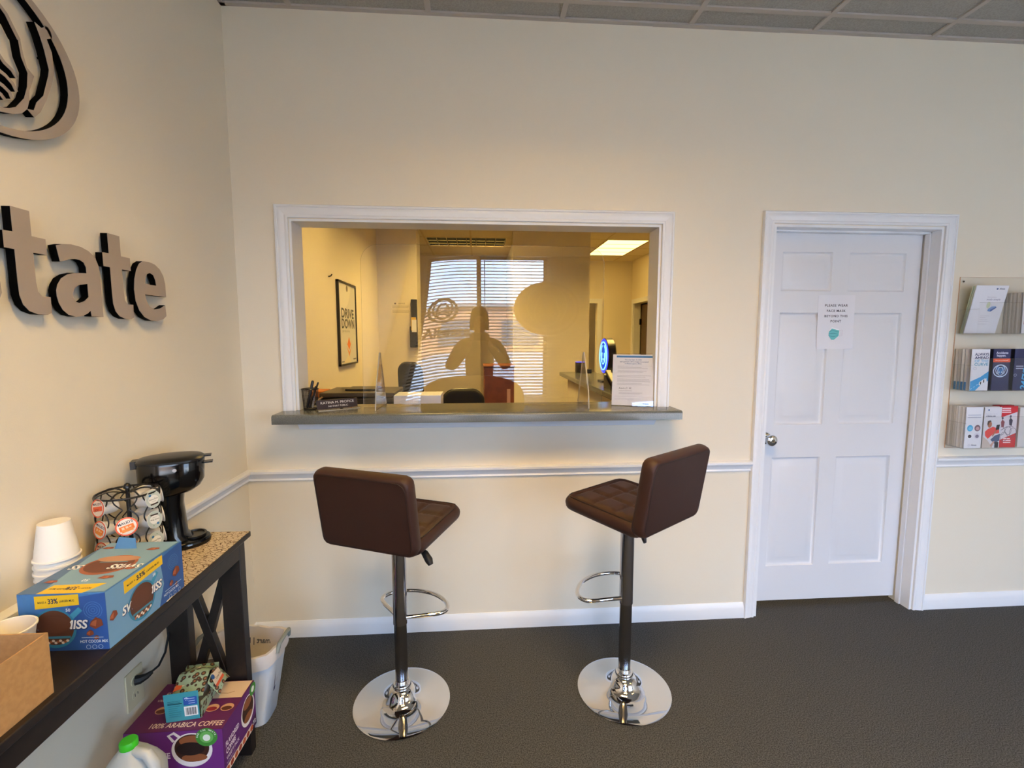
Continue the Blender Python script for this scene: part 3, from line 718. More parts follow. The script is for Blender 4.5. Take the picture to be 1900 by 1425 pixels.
# patterned runner
def runner_mat():
    m = bpy.data.materials.new('tribal_print_cloth'); m.use_nodes = True; n = m.node_tree.nodes; l = m.node_tree.links; bs = n['Principled BSDF']; bs.inputs['Roughness'].default_value = .9
    t = n.new('ShaderNodeTexCoord'); mp = n.new('ShaderNodeMapping'); mp.inputs['Scale'].default_value = (52, 100, 1)
    v = n.new('ShaderNodeTexVoronoi'); v.feature = 'DISTANCE_TO_EDGE'; v.distance = 'MANHATTAN' if hasattr(v, 'distance') else 'EUCLIDEAN'; v.inputs['Scale'].default_value = 1.0
    wv = n.new('ShaderNodeTexWave'); wv.wave_type = 'BANDS'; wv.bands_direction = 'Y'; wv.inputs['Scale'].default_value = .55; wv.inputs['Distortion'].default_value = 9; wv.inputs['Detail'].default_value = 1.5; wv.inputs['Detail Scale'].default_value = 1.1
    a = n.new('ShaderNodeMath'); a.operation = 'LESS_THAN'; a.inputs[1].default_value = .045
    c = n.new('ShaderNodeMath'); c.operation = 'LESS_THAN'; c.inputs[1].default_value = .10
    mx = n.new('ShaderNodeMath'); mx.operation = 'MAXIMUM'; mi = n.new('ShaderNodeMix'); mi.data_type = 'RGBA'
    mi.inputs[6].default_value = hexl('#CFC2B0'); mi.inputs[7].default_value = hexl('#5C4434')
    l.new(t.outputs['Object'], mp.inputs['Vector']); l.new(mp.outputs[0], v.inputs['Vector']); l.new(mp.outputs[0], wv.inputs['Vector'])
    l.new(v.outputs['Distance'], a.inputs[0]); l.new(wv.outputs['Fac'], c.inputs[0]); l.new(a.outputs[0], mx.inputs[0]); l.new(c.outputs[0], mx.inputs[1])
    l.new(mx.outputs[0], mi.inputs[0]); l.new(mi.outputs[2], bs.inputs['Base Color']); return m
rn = thing('table_runner', 'cream and brown patterned runner lying on the far half of console table', 'runner', (.17, -.85, TT))
RTOP = TT + .0025
obj('cloth', MB().grid(lambda u, v: (.036 + u * .2688, -1.055 + v * .415, TT + .0004 + .0005 * math.sin(u * 9 + v * 13) ** 2 + .0008), 12, 20), runner_mat(), rn)
fb_ = MB()
for i in range(26):
    x = .04 + .262 * i / 25; fb_.tube([(x, -1.055, TT + .0014), (x + .002, -1.082, TT + .0010)], .0013, 5)
fo = obj('fringe', fb_, M('fringe_cream', '#E2D6C2', .9), rn); fo['kind'] = 'stuff'

# coffee maker: slim single-serve machine
cm = thing('coffee_maker', 'glossy black single-serve coffee maker at far end of console table', 'coffee maker', (.105, -.735, RTOP))
cx, cy, cz = .120, -.735, RTOP
def oval(z, rx, ry, n=44, ox=0, oy=0, e=2.0):
    out = []
    for i in range(n):
        c, q = math.cos(2 * pi * i / n), math.sin(2 * pi * i / n); k = 1 / (abs(c) ** e + abs(q) ** e) ** (1 / e); out.append((cx + ox + rx * c * k, cy + oy + ry * q * k, z))
    return out
def loft(b, rings, m=0, cap=True):
    n = len(rings[0]); vs = [p for r in rings for p in r]
    b.add(vs, [(i * n + q, i * n + (q + 1) % n, (i + 1) * n + (q + 1) % n, (i + 1) * n + q) for i in range(len(rings) - 1) for q in range(n)], m)
    if cap: b.add(rings[0], [tuple(reversed(range(n)))], m, False); b.add(rings[-1], [tuple(range(n))], m, False)
    return b
Rm = Matrix.Translation((cx, cy, 0)) @ Matrix.Rotation(math.radians(24), 4, 'Z') @ Matrix.Translation((-cx, -cy, 0))
def rot(b): return b.xform(Rm)
obj('base', rot(loft(MB(), [oval(cz, .082, .064, ox=.012), oval(cz + .012, .084, .065, ox=.012), oval(cz + .019, .080, .061, ox=.012), oval(cz + .023, .062, .046, ox=.012)])), BLACKG, cm)
obj('drip_tray', rot(loft(MB(), [oval(cz + .0225, .032, .038, ox=.050), oval(cz + .029, .033, .039, ox=.050), oval(cz + .029, .028, .034, ox=.050), oval(cz + .025, .027, .033, ox=.050)])), BLACK, cm)
obj('column', rot(loft(MB(), [oval(cz + .020, .066, .052, ox=-.016, e=2.6), oval(cz + .040, .058, .050, ox=-.026, e=2.8), oval(cz + .14, .056, .050, ox=-.030, e=2.8), oval(cz + .200, .060, .052, ox=-.028, e=2.6)])), BLACKG, cm)
obj('reservoir', rot(loft(MB(), [oval(cz + .176, .060, .050, ox=-.026, e=2.5), oval(cz + .182, .072, .055, ox=-.015, e=2.5), oval(cz + .196, .082, .060, ox=-.006, e=2.6), oval(cz + .216, .088, .063, ox=-.001, e=2.6), oval(cz + .276, .0905, .065, e=2.6), oval(cz + .282, .089, .063, e=2.6)])), BLACKG, cm)
obj('lid', rot(loft(MB(), [oval(cz + .282, .092, .0665, e=2.5), oval(cz + .288, .092, .0665, e=2.5), oval(cz + .295, .084, .060, e=2.4), oval(cz + .299, .062, .044, e=2.2), oval(cz + .300, .01, .01)])), BLACK, cm)
obj('lid_latch', rot(MB().box(cx + .088, cx + .110, cy - .012, cy + .012, cz + .286, cz + .291).box(cx + .086, cx + .113, cy - .014, cy + .014, cz + .264, cz + .269)), BLACK, cm)
obj('lid_hinge', rot(MB().box(cx - .102, cx - .080, cy - .02, cy + .02, cz + .268, cz + .292)), BLACK, cm)
obj('badge', rot(MB().lathe([(.0055, 0), (.0055, .002), (0, .002)], mat=Matrix.Translation((cx + .016, cy - .0645, cz + .262)) @ Matrix.Rotation(pi / 2, 4, 'X'), n=14)), M('silver', '#C8C8CC', .25, metal=.8), cm)

# pod carousel
PX, PY = .088, -.885
rk = thing('pod_carousel', 'black wire carousel rack holding coffee pods on console table', 'pod rack', (PX, PY, TT))
bz = TT + .0022
obj('base_ring', MB().tube([(PX + .068 * math.cos(2 * pi * i / 40), PY + .068 * math.sin(2 * pi * i / 40), bz + .0035) for i in range(40)], .0032, 8, True), WIRE, rk)
obj('pole', MB().tube([(PX, PY, bz + .003), (PX, PY, bz + .242)], .0055, 10).lathe([(0, 0), (.009, .001), (.010, .007), (.006, .014), (0, .017)], (PX, PY, bz + .239), 14).tube([(PX - .066, PY, bz + .004), (PX + .066, PY, bz + .004)], .003, 6), WIRE, rk)
obj('top_ring', MB().tube([(PX + .074 * math.cos(2 * pi * i / 44), PY + .074 * math.sin(2 * pi * i / 44), bz + .228) for i in range(44)], .003, 8, True), WIRE, rk)
b = MB()
for i in range(7):
    a = math.radians(-60 + 360 / 7 * (i + .5)); ps = []
    for q in range(9): r = .008 + .066 * q / 8; ps.append((PX + r * math.cos(a), PY + r * math.sin(a), bz + .228 + .010 * math.sin(pi * q / 8)))
    b.tube(ps, .0025, 6)
obj('top_spokes', b, WIRE, rk)
ANG = [-60 + 360 / 7 * i for i in range(7)]; PZ = [.197, .135, .074]
for i, a0 in enumerate(ANG):
    a = math.radians(a0); d = Vector((math.cos(a), math.sin(a), 0)); s = Vector((-math.sin(a), math.cos(a), 0)); ps = []
    for q in range(43):                               # one wavy wire pair per column
        t = q / 42; z = bz + .228 - t * .224; ph = (z - bz - .166) / .0615 * pi
        ps.append(Vector((PX, PY, z)) + d * .071 + s * (.006 + .0205 * abs(math.cos(ph))))
    ps2 = [p - s * 2 * (p - Vector((PX, PY, p.z)) - d * .071).dot(s) for p in ps]
    obj('wire', MB().tube(ps, .0018, 6).tube(ps2, .0018, 6), WIRE, rk)
PODW = M('pod_white', '#E4DFD8', .45)
def pod(label, a0, z, kind, tilt=.12, roll=0):
    a = math.radians(a0); d = Vector((math.cos(a), math.sin(a), tilt)).normalized(); u = Vector((-math.sin(a), math.cos(a), 0)); v = d.cross(u)
    c = Vector((PX, PY, bz + z)) + d * .079
    t = thing('coffee_pod', label, 'coffee pod', c, 'coffee pods in the wire carousel')
    Q = Matrix((u, v, d)).transposed().to_4x4(); Q.translation = c
    obj('cup', MB().lathe([(0, -.044), (.0165, -.044), (.0185, -.041), (.0215, -.008), (.0225, -.004), (.0255, -.002), (.0255, 0)], mat=Q, n=24), PODW, t)
    cr_, sr = math.cos(roll), math.sin(roll)
    F = (c, u * cr_ + v * sr, v * cr_ - u * sr, d)
    pr = Print(F, .0004)
    if kind == 'o':
        pr.ell(0, 0, .0252, .0252, '#E2541F', 28); pr.ell(0, 0, .0218, .0218, '#E9DED2', 28)
        pr.rect(-.017, -.010, .016, .004, '#EE7A22'); pr.rect(-.014, -.014, .012, -.006, '#F0913A')
        pr.text("MAUD'S", 0, .0078, .0098, '#1E2440', 'c', .02); pr.rect(-.012, -.006, -.006, .001, '#F3C9A0'); pr.rect(-.003, -.005, .003, .001, '#F3C9A0'); pr.rect(.005, -.004, .010, .000, '#F3C9A0')
    elif kind == 'r':
        pr.ell(0, 0, .0252, .0252, '#D24A1E', 28); pr.ell(0, 0, .0218, .0218, '#DCC9B4', 28); pr.rect(-.018, -.008, .018, .005, '#D2522A')
        pr.text("MAUD'S", 0, .0085, .0095, '#1E2440', 'c', .02); pr.text('JOY', -.004, -.008, .0095, '#8E2416', 'c', .04)
    else:
        pr.ell(0, 0, .0252, .0252, '#B9C4C2', 28); pr.ell(0, -.001, .0170, .0125, '#E9E9E6', 24); pr.rect(-.013, -.0165, .013, -.0125, '#3C2A22')
        pr.ell(-.009, .012, .0045, .0035, '#2F6FA8', 14); pr.text('Donut Shop', 0, -.002, .0062, '#4A4A4A', 'c', .01); pr.rect(-.008, -.007, .008, -.0063, '#8A8A88'); pr.ell(.006, .016, .0015, .0015, '#3C8A5A', 8)
    pr.build(t, 'lid'); return t
pod("orange-lidded coffee pod, middle of the carousel's front column", ANG[0], PZ[1], 'o', .2, .25)
pod("red-orange-lidded coffee pod at the bottom of the carousel's front column", ANG[0], PZ[2], 'r', .14, .05)
pod('pale grey-lidded coffee pod at the top of the right column', ANG[1], PZ[0], 'g', .16, 0)
pod('pale grey-lidded coffee pod with upside-down lid in the right column, middle row', ANG[1], PZ[1], 'g', .16, pi * .97)
pod('pale grey-lidded coffee pod at the bottom of the right column', ANG[1], PZ[2], 'g', .16, 0)
pod('orange-lidded coffee pod at the top of the left column by the wall', ANG[6], PZ[0], 'r', .12, .2)
pod('orange-lidded coffee pod in the middle of the left column by the wall', ANG[6], PZ[1], 'o', .12, -.3)
pod('orange-lidded coffee pod low in the left column, half behind the blue box', ANG[6], PZ[2], 'r', .12, 0)
pod('white coffee pod at the top of the column facing the coffee maker', ANG[2], PZ[0], 'g', .1, 0)
pod('white coffee pod in the middle of the column facing the coffee maker', ANG[2], PZ[1], 'g', .1, 0)
pod('white coffee pod low in the rear column by the wall', ANG[5], PZ[2], 'g', .1, 0)

pod('white coffee pod low in the column facing the coffee maker', ANG[2], PZ[2], 'g', .1, 0)
for i, w_ in enumerate(('top', 'middle', 'bottom')): pod('white coffee pod in the far-side column behind the pole, %s row' % w_, ANG[3], PZ[i], 'g', .1, 0)
# foam cups
def cup_prof(rb=.031, rt=.0445, h=.092, th=.002):
    return [(0, 0), (rb, 0), (rt - .001, h - .006), (rt + .0015, h - .005), (rt + .0018, h - .0015), (rt, h), (rt - th, h - .001), (rb - th, .004), (0, .004)]
stk = Vector((.0530, -1.085, TT)); CH = .092
for i in range(9):
    z = TT + .0002 + i * .0163 + CH
    m = Matrix.Translation((stk.x + .0006 * ((i * 7) % 3 - 1), stk.y + .0005 * ((i * 5) % 3 - 1), z)) @ Matrix.Rotation(pi, 4, 'X')
    c = obj('foam_cup', MB().lathe(cup_prof(), mat=m, n=40), FOAM)
    tag(c, 'white foam cup upside down at the very top of the stack' if i == 8 else 'white foam cup, %s from the bottom of the upside-down stack' % ('first', 'second', 'third', 'fourth', 'fifth', 'sixth', 'seventh', 'eighth')[i], 'cup', 'upside-down stack of foam cups')
def open_cup(lab, x, y):
    t = tag(obj('foam_cup', MB().lathe(cup_prof(), (x, y, TT + .0003), 44), FOAM), lab, 'cup', 'open foam cups near the cardboard box'); return t
open_cup('white foam cup standing upright, against the wall left of blue box', .053, -1.300)
open_cup('white foam cup standing upright with stirrers, in front of blue box', .150, -1.322)
for i, (p0, p1) in enumerate((((.143, -1.334, TT + .006), (.118, -1.330, TT + .140)), ((.152, -1.328, TT + .006), (.112, -1.345, TT + .132)))):
    s = thing('drink_stirrer', ('white plastic stirrer leaning in the open foam cup', 'second white stirrer, lying lower in the same open foam cup')[i], 'stirrer', p0, 'stirrers in the foam cup')
    obj('stick', MB().bar(p0, p1, .006, .002), M('stirrer_white', '#EFEAE2', .4), s)

# ------------------------------------------------------------------ blue cocoa box
CB = thing('cocoa_box', 'blue hot cocoa mix carton with yellow banners on console table', 'box', (.19, -1.13, TT))
bo = Vector((.119, -1.264, TT + .0003)); bu = Vector((.9995, -.012, 0)).normalized(); bv = Vector((.012, .9995, 0)).normalized()
BW, BD, BH = .181, .258, .130
BLUE = M('carton_blue', '#3F78B4', .42, noise=(26, '#3568A4', 3)); 
Fz = fr(bo, bu, bv)
obj('carton', MB().prism([(0, 0), (BW, 0), (BW, BD), (0, BD)], Fz, 0, BH), BLUE, CB, bevel=.0015)
cf = M('torn_card', '#8F9CA8', .7)
obj('flap', MB().prism([(0, 0), (.055, 0), (.048, .026), (.006, .030)], fr(bo + bu * .04 + bv * (BD - .040) + Vector((0, 0, BH)), bu, (-.1, .45, .8)), 0, .001), M('flap_blue', '#4A7DB0', .5), CB)
def cocoa_face(F, W, H, name, flip=False):
    pr = Print(F, .0005)
    pr.poly([(W * .30, 0), (W, 0), (W, H), (W * .62, H * .92), (W * .50, H * .5)], '#2B5598'); pr.poly([(0, 0), (W * .2, 0), (W * .1, H * .25), (0, H * .3)], '#2F5CA0')
    if name == 'side_print': pr.poly([(0, 0), (W * .62, 0), (W * .70, H * .4), (W * .66, H), (0, H)], '#6C9AC2')  # lighter blue over this side stands in for light falling on it
    for i in range(4): pr.ring(W * .85, H * .70, .004 + .005 * i, .004 + .005 * i, .0009, '#4F7FBC', 18)
    # banner
    pr.poly([(W * .20, H * .74), (W * .70, H * .80), (W * .70, H * .985), (W * .20, H * .965)], '#E9BE22')
    pr.fit('MAKES A', W * .235, W * .335, H * .835, H * .050, '#2B2B2B', .02, rot=.05); pr.fit('33%', W * .352, W * .465, H * .83, H * .12, '#1B2A4A', .03, rot=.05); pr.fit('LARGER MUG', W * .48, W * .65, H * .852, H * .050, '#2B2B2B', .02, rot=.05)
    # mug
    cxm, cym, rm = W * .40, H * .40, H * .345
    pr.line([(cxm + rm * .75, cym + rm * .5), (cxm + rm * 1.25, cym + rm * .95)], H * .09, '#3E93B8')
    pr.ell(cxm, cym, rm * 1.0, rm, '#2F7FA4', 40); pr.ell(cxm, cym + H * .01, rm * .88, rm * .88, '#5A3626', 40)
    pr.ell(cxm - rm * .1, cym + rm * .38, rm * .6, rm * .2, '#6B4230', 24); pr.rect(cxm - rm * .7, cym - rm * .52, cxm + rm * .7, cym - rm * .40, '#3B7F9C')
    for i in range(11): pr.ell(cxm + rm * (-.55 + .11 * i), cym - rm * .68 + rm * .06 * math.sin(i * 2.1), rm * .075, rm * .065, '#E8D9CC' if i % 3 else '#A8603C', 10)
    pr.text('SWISS', cxm - rm * 1.42, cym - rm * .05, H * .21, '#1B3466', 'l', .07, .92, 0, .2); pr.text('SWISS', cxm - rm * 1.42, cym - rm * .03, H * .21, '#F1F0EC', 'l', .03, .92, 0, .2)
    pr.text('MISS', cxm + rm * .42, cym - rm * .05, H * .21, '#1B3466', 'l', .07, .92, 0, .2); pr.text('MISS', cxm + rm * .42, cym - rm * .03, H * .21, '#F1F0EC', 'l', .03, .92, 0, .2)
    pr.ell(cxm - rm * .05, cym + rm * .18, rm * .82, rm * .42, '#5F3929', 30)
    for (px, py, sc) in ((W * .88, H * .47, 1), (W * .80, H * .30, .55), (W * .87, H * .22, .4), (W * .06, H * .52, .8)):
        r = H * .11 * sc
        pr.poly([(px - r, py - r * .4), (px - .2 * r, py - r * .9), (px + r, py - r * .3), (px + r * .8, py + r * .6), (px, py + r), (px - r * .8, py + r * .3)], '#7A3D26')
        pr.poly([(px - r * .9, py - r * .2), (px - .1 * r, py - r * .5), (px + .1 * r, py + r * .6), (px - r * .6, py + r * .3)], '#A45A38')
    pr.text('HOT COCOA MIX', W * .68, H * .135, H * .068, '#E4ECF4', 'l', .015, .8); pr.rect(W * .70, H * .22, W * .95, H * .232, '#AFC6E0')
    for i in range(3): pr.ring(W * (.77 + .07 * i), H * .06, H * .035, H * .035, .0009, '#B9CCE4', 14)
    pr.text('50', W * .55, H * .695, H * .075, '#E9EEF4', 'l', .02)
    return pr.build(CB, name)
cocoa_face(fr(bo, bu, (0, 0, 1)), BW, BH, 'near_print')
cocoa_face(fr(bo + bu * BW, bv, (0, 0, 1)), BD, BH, 'side_print')
# lid print, upside down as seen from the room
pr = Print(fr(bo + Vector((0, 0, BH)), bu, bv), .0005); W, D = BW, BD
pr.rect(.004, .004, W - .004, D - .004, '#7FA3BD'); pr.poly([(0, 0), (W * .25, 0), (.02, D * .5), (0, D * .9)], '#54729A')
pr.poly([(W * .22, .0), (W * .74, .0), (W * .86, .040), (W * .26, .036)], '#E9BE22')
pr.text('33%', W * .60, .027, .018, '#1B2A4A', 'l', .03, .85, pi); pr.text('MAKES A', W * .76, .022, .0075, '#3B3420', 'l', .02, .9, pi); pr.text('LARGER MUG', W * .50, .022, .0075, '#3B3420', 'l', .02, .9, pi)
pr.text('50', W * .58, .060, .015, '#E9EEF4', 'l', .02, 1, pi); pr.ell(W * .52, D * .50, .058, .050, '#9B5A40', 36); pr.ell(W * .52, D * .50, .052, .040, '#6A3E2C', 36); pr.ell(W * .52, D * .62, .05, .016, '#B98A6C', 24); pr.rect(W * .34, D * .545, W * .70, D * .562, '#5B8CA4')
pr.text('SWISS', W * .97, D * .50, .030, '#22345C', 'l', .06, .9, pi, .2); pr.text('SWISS', W * .97, D * .50, .030, '#F1F0EC', 'l', .03, .9, pi, .2); pr.text('SS', W * .22, D * .50, .030, '#22345C', 'l', .06, .9, pi, .2); pr.text('SS', W * .22, D * .50, .030, '#F1F0EC', 'l', .03, .9, pi, .2)
for (px, py, r) in ((W * .74, D * .26, .017), (W * .86, D * .42, .013), (W * .78, D * .82, .016), (W * .15, D * .2, .014), (W * .12, D * .86, .014)):
    pr.poly([(px - r, py - r * .3), (px, py - r * .5), (px + r, py - r * .2), (px + r * .7, py + r * .4), (px - r * .6, py + r * .4)], '#8A4A2E'); pr.poly([(px - r * .5, py - r * .2), (px + r * .3, py - r * .3), (px + r * .2, py + r * .3)], '#B56A44')
pr.build(CB, 'lid_print')

# open cardboard box at the near left
cb2 = thing('cardboard_box', 'open plain brown cardboard box at near end of console table', 'box', (.2, -1.55, TT))
x0, x1, y0, y1, z0, z1, t = -.0 + .030, .291, -1.74, -1.392, TT + .0003, TT + .122, .003
obj('side', MB().box(x1 - t, x1, y0, y1, z0, z1), CARD, cb2); obj('side', MB().box(x0, x0 + t, y0, y1, z0, z1), CARD, cb2)
obj('end', MB().box(x0 + t, x1 - t, y1 - t, y1, z0, z1), CARD, cb2); obj('end', MB().box(x0 + t, x1 - t, y0, y0 + t, z0, z1), CARD, cb2)
obj('bottom', MB().box(x0 + t, x1 - t, y0 + t, y1 - t, z0, z0 + t), CARDD, cb2)

# ================================================================== UNDER THE TABLE
SZ = .1345
# purple coffee carton
pb = thing('coffee_carton', 'purple flavored coffee variety carton on the lower shelf of console table', 'box', (.165, -.80, SZ))
x0, x1, y0, y1, z0, z1 = .030, .318, -.903, -.697, SZ, SZ + .162
PUR = M('carton_purple', '#5E2362', .4, noise=(30, '#541E58', 3))
pbx = MB().box(x0, x1, y0, y1, z0, z1); obj('carton', pbx, PUR, pb, bevel=.0015)
pr = Print(fr((x0, y0, z1), (1, 0, 0), (0, 1, 0)), .0005); W, D = x1 - x0, y1 - y0
pr.rect(0, 0, W, D, '#5C1F55'); pr.poly([(W * .60, D * .62), (W * .985, D * .62), (W * .985, D * .99), (W * .52, D * .99)], '#D9BFA2')
pr.line([(W * .66, D * .74), (W * .80, D * .72), (W * .86, D * .76)], .003, '#B09070'); pr.text('100% ARABICA COFFEE', W * .22, D * .07, .026, '#E6D3C4', 'l', .01, .82)
for i, u in enumerate((.20, .38, .56, .74, .90)):
    pr.ell(W * u, D * .42, .020, .016, '#C79A78', 20); pr.ell(W * u, D * .40, .016, .009, '#8A2030' if i % 2 else '#5B2C1E', 18)
pr.text('FLAVORED', W * .10, D * .72, .022, '#E0CFCB', 'l', .02, .8); pr.text('VARIETY', W * .06, D * .60, .014, '#D8C6C4', 'l', .01, .8)
pr.build(pb, 'top_print')
pr = Print(fr((x0, y0, z0), (1, 0, 0), (0, 0, 1)), .0005); H = z1 - z0
pr.rect(0, 0, W, H, '#6C2C7C'); pr.rect(W * .30, 0, W, .022, '#E9E4EE'); pr.rect(W * .84, .002, W * .97, .021, '#4A2560'); pr.text('72', W * .905, .005, .018, '#F2EEF4', 'c', .02)
pr.ring(W * .76, .011, .006, .006, .0015, '#3A6A4A', 12); pr.rect(W * .44, .006, W * .58, .016, '#3C5A9A')
pr.text('COFFEE', W * .20, .074, .026, '#EBDCEA', 'l', .03, .82)
cxm, cym = W * .68, .098
pr.line([(cxm - .052, cym + .030), (cxm - .066, cym + .05), (cxm - .050, cym + .058), (cxm - .034, cym + .044)], .009, '#E9E3E4')
pr.ell(cxm, cym, .060, .056, '#E9E3E4', 40); pr.ell(cxm, cym + .006, .051, .046, '#3A1D12', 36)
pr.ell(cxm + .004, cym + .030, .040, .018, '#8A5230', 24); pr.ell(cxm + .006, cym - .026, .038, .013, '#8A5230', 24); pr.ell(cxm - .004, cym + .004, .042, .022, '#1E0E0A', 24)
pr.ell(cxm + .045, cym + .040, .032, .030, '#3F8A34', 28); pr.ell(cxm + .045, cym + .040, .020, .019, '#6DB35C', 24); pr.ell(cxm + .045, cym + .038, .011, .011, '#E8F0E4', 18)
for i in range(14):
    a = pi * (.05 + .9 * i / 13); pr.text('BAD FOR WASTE.'[i], cxm + .045 - .0255 * math.cos(a), cym + .038 + .024 * math.sin(a), .007, '#F2F6EE', 'c', .02, 1, pi / 2 - a)
pr.build(pb, 'front_print')
pr = Print(fr((x1, y0, z0), (0, 1, 0), (0, 0, 1)), .0005)
pr.rect(0, 0, D, H, '#5E246C'); pr.rect(0, 0, D * .9, .024, '#E4D2C0'); pr.rect(D * .86, 0, D, .04, '#3C1E44'); pr.text('72', D * .93, .012, .02, '#F0ECF2', 'c', .02)
for i in range(7): pr.ell(D * (.08 + .125 * i), .012, .0105, .0095, '#9A3A22' if i % 2 else '#B4532C', 16)
pr.text('FLAVORED', .012, .088, .023, '#EBDCEA', 'l', .03, .72); pr.text('COFFEE', .012, .064, .023, '#EBDCEA', 'l', .03, .72); pr.text('VARIETY PACK', .012, .044, .016, '#E0CFDF', 'l', .02, .72); pr.text('NATURALLY', .012, .030, .010, '#C9B4CC', 'l', 0, .9)
cxm, cym = D * .74, .094
pr.ell(cxm, cym, .045, .050, '#E9E3E4', 36); pr.ell(cxm, cym + .004, .038, .042, '#3A1D12', 32); pr.ell(cxm, cym + .026, .028, .016, '#8A5230', 22); pr.ell(cxm, cym - .022, .028, .014, '#8A5230', 22)
pr.ell(cxm + .038, cym + .048, .021, .021, '#3F8A34', 22); pr.ell(cxm + .038, cym + .048, .010, .010, '#E8F0E4', 16)
pr.build(pb, 'side_print')

# torn-open coffee pod box lying on the purple carton
PZ1 = z1 + .0006
pt = thing('pod_box', 'torn-open patterned coffee pod box lying on the purple carton', 'box', (.19, -.80, PZ1))
TEAL = M('carton_teal', '#3F9AAA', .45)
def bean_mat():
    m = bpy.data.materials.new('bean_pattern_card'); m.use_nodes = True; n = m.node_tree.nodes; l = m.node_tree.links; bs = n['Principled BSDF']; bs.inputs['Roughness'].default_value = .5
    t = n.new('ShaderNodeTexCoord'); v = n.new('ShaderNodeTexVoronoi'); v.inputs['Scale'].default_value = 62
    r = n.new('ShaderNodeValToRGB'); r.color_ramp.interpolation = 'CONSTANT'; e = r.color_ramp.elements
    e[0].color = hexl('#8B5A3A'); e[1].position = .22; e[1].color = hexl('#3A2A22'); e2 = e.new(.44); e2.color = hexl('#8FA892')
    l.new(t.outputs['Object'], v.inputs['Vector']); l.new(v.outputs['Distance'], r.inputs['Fac']); l.new(r.outputs['Color'], bs.inputs['Base Color']); return m
BEAN = bean_mat()
pu = Vector((.99, .13, 0)).normalized(); pv = Vector((-.13, .99, 0)).normalized(); po = Vector((.137, -.866, PZ1))
PW, PD, PH = .094, .145, .092
Fp = fr(po, pu, pv)
# side walls (left, right), bottom; the lid arches up torn open
obj('bottom', MB().prism([(0, 0), (PW, 0), (PW, PD), (0, PD)], Fp, 0, .001), BEAN, pt)
obj('side', MB().prism([(0, 0), (PD, 0), (PD, PH * .95), (0, PH * .62)], fr(po, pv, (0, 0, 1)), -.001, 0), BEAN, pt)
obj('side', MB().prism([(0, 0), (PD, 0), (PD, PH * .90), (PD * .42, PH * .42), (0, PH * .60)], fr(po + pu * PW, pv, (0, 0, 1)), 0, .001), BEAN, pt)
obj('back', MB().prism([(0, 0), (PW, 0), (PW, PH * .9), (0, PH * .9)], fr(po + pv * PD, pu, (0, 0, 1)), 0, .001), BEAN, pt)
Ft = fr(po - pv * .003 + Vector((0, 0, .0015)), pu, Vector((0, 0, .995)) - pv * .06)
fl = obj('end_panel', MB().prism([(-.003, 0), (PW - .003, -.000), (PW - .001, .098), (-.004, .096)], Ft, 0, .0012), TEAL, pt)
pr = Print((Ft[0] + Ft[3] * .0012, Ft[1], Ft[2], Ft[3]), .0003)
pr.rect(.050, .052, .088, .080, '#2A58B0'); pr.text('*', .053, .060, .026, '#E4ECF8', 'l', .03); pr.lines(.064, .086, .073, 3, .008, '#BCD0F0', .002, .2)
pr.rect(.050, .014, .088, .048, '#F2F2F2')
for i in range(12): pr.rect(.0545 + i * .0025, .018, .0545 + i * .0025 + (.0016 if i % 3 else .0009), .043, '#2A2A2E')
pr.lines(.006, .045, .070, 2, .005, '#24565F', .0012, .2); pr.rect(.006, .060, .046, .0625, '#16343C'); pr.lines(.008, .044, .053, 6, .007, '#2F727E', .0012, .35)
pr.build(fl)
def lid(u, v):
    q = v * PD * .98; arch = .022 * math.sin(pi * min(1, v * 1.15)) + (.018 if v > .5 else .036 * v)
    return po + pu * (PW * (.02 + .96 * u)) + pv * (q * .85 + .022) + Vector((0, 0, PH * .62 + arch + .012 * math.sin(pi * u) * v - .016 * u * (v > .8)))
obj('torn_lid', MB().grid(lid, 8, 12), BEAN, pt)
fl2 = obj('flap', MB().grid(lambda u, v: po + pu * (PW + .004 + v * .034) + pv * (.045 + u * .085) + Vector((0, 0, PH * .86 + .016 * math.sin(pi * u) - .046 * v)), 8, 6), BEAN, pt)
FT2 = fr(po + pu * (PW + .006) + pv * .060 + Vector((0, 0, PH * .97)), pv, (-.55 * pu.x, -.55 * pu.y, .82))
pr = Print(FT2, .004); pr.poly([(-.012, -.03), (.045, -.03), (.05, -.004), (.0, .004)], '#CDBFAE'); pr.ell(.004, -.006, .009, .008, '#23508C', 18); pr.rect(-.01, -.038, .045, -.029, '#C8552E'); pr.text('Donut Shop', .010, -.022, .010, '#4A3A34', 'l', .01, .8); pr.build(pt, 'flap_print')
pr = Print(fr(po + pu * .004 + pv * .03 + Vector((0, 0, PH * .77)), pu, pv * .93 + Vector((0, 0, .25))), .006)
pr.poly([(.008, .01), (.05, .03), (.05, .085), (.012, .06)], '#CFC2B0'); pr.poly([(.0, .0), (.02, .008), (.022, .07), (.004, .06)], '#C05A36'); pr.lines(.016, .046, .06, 4, .01, '#5A4A40', .002, .2); pr.build(pt, 'lid_print')
obj('inner_liner', MB().prism([(.01, 0), (PD - .02, 0), (PD - .02, PH * .6), (.03, PH * .5)], fr(po + pu * (PW * .82), pv, (0, 0, 1)), 0, .001), M('grey_card', '#A9ACB0', .7), pt)

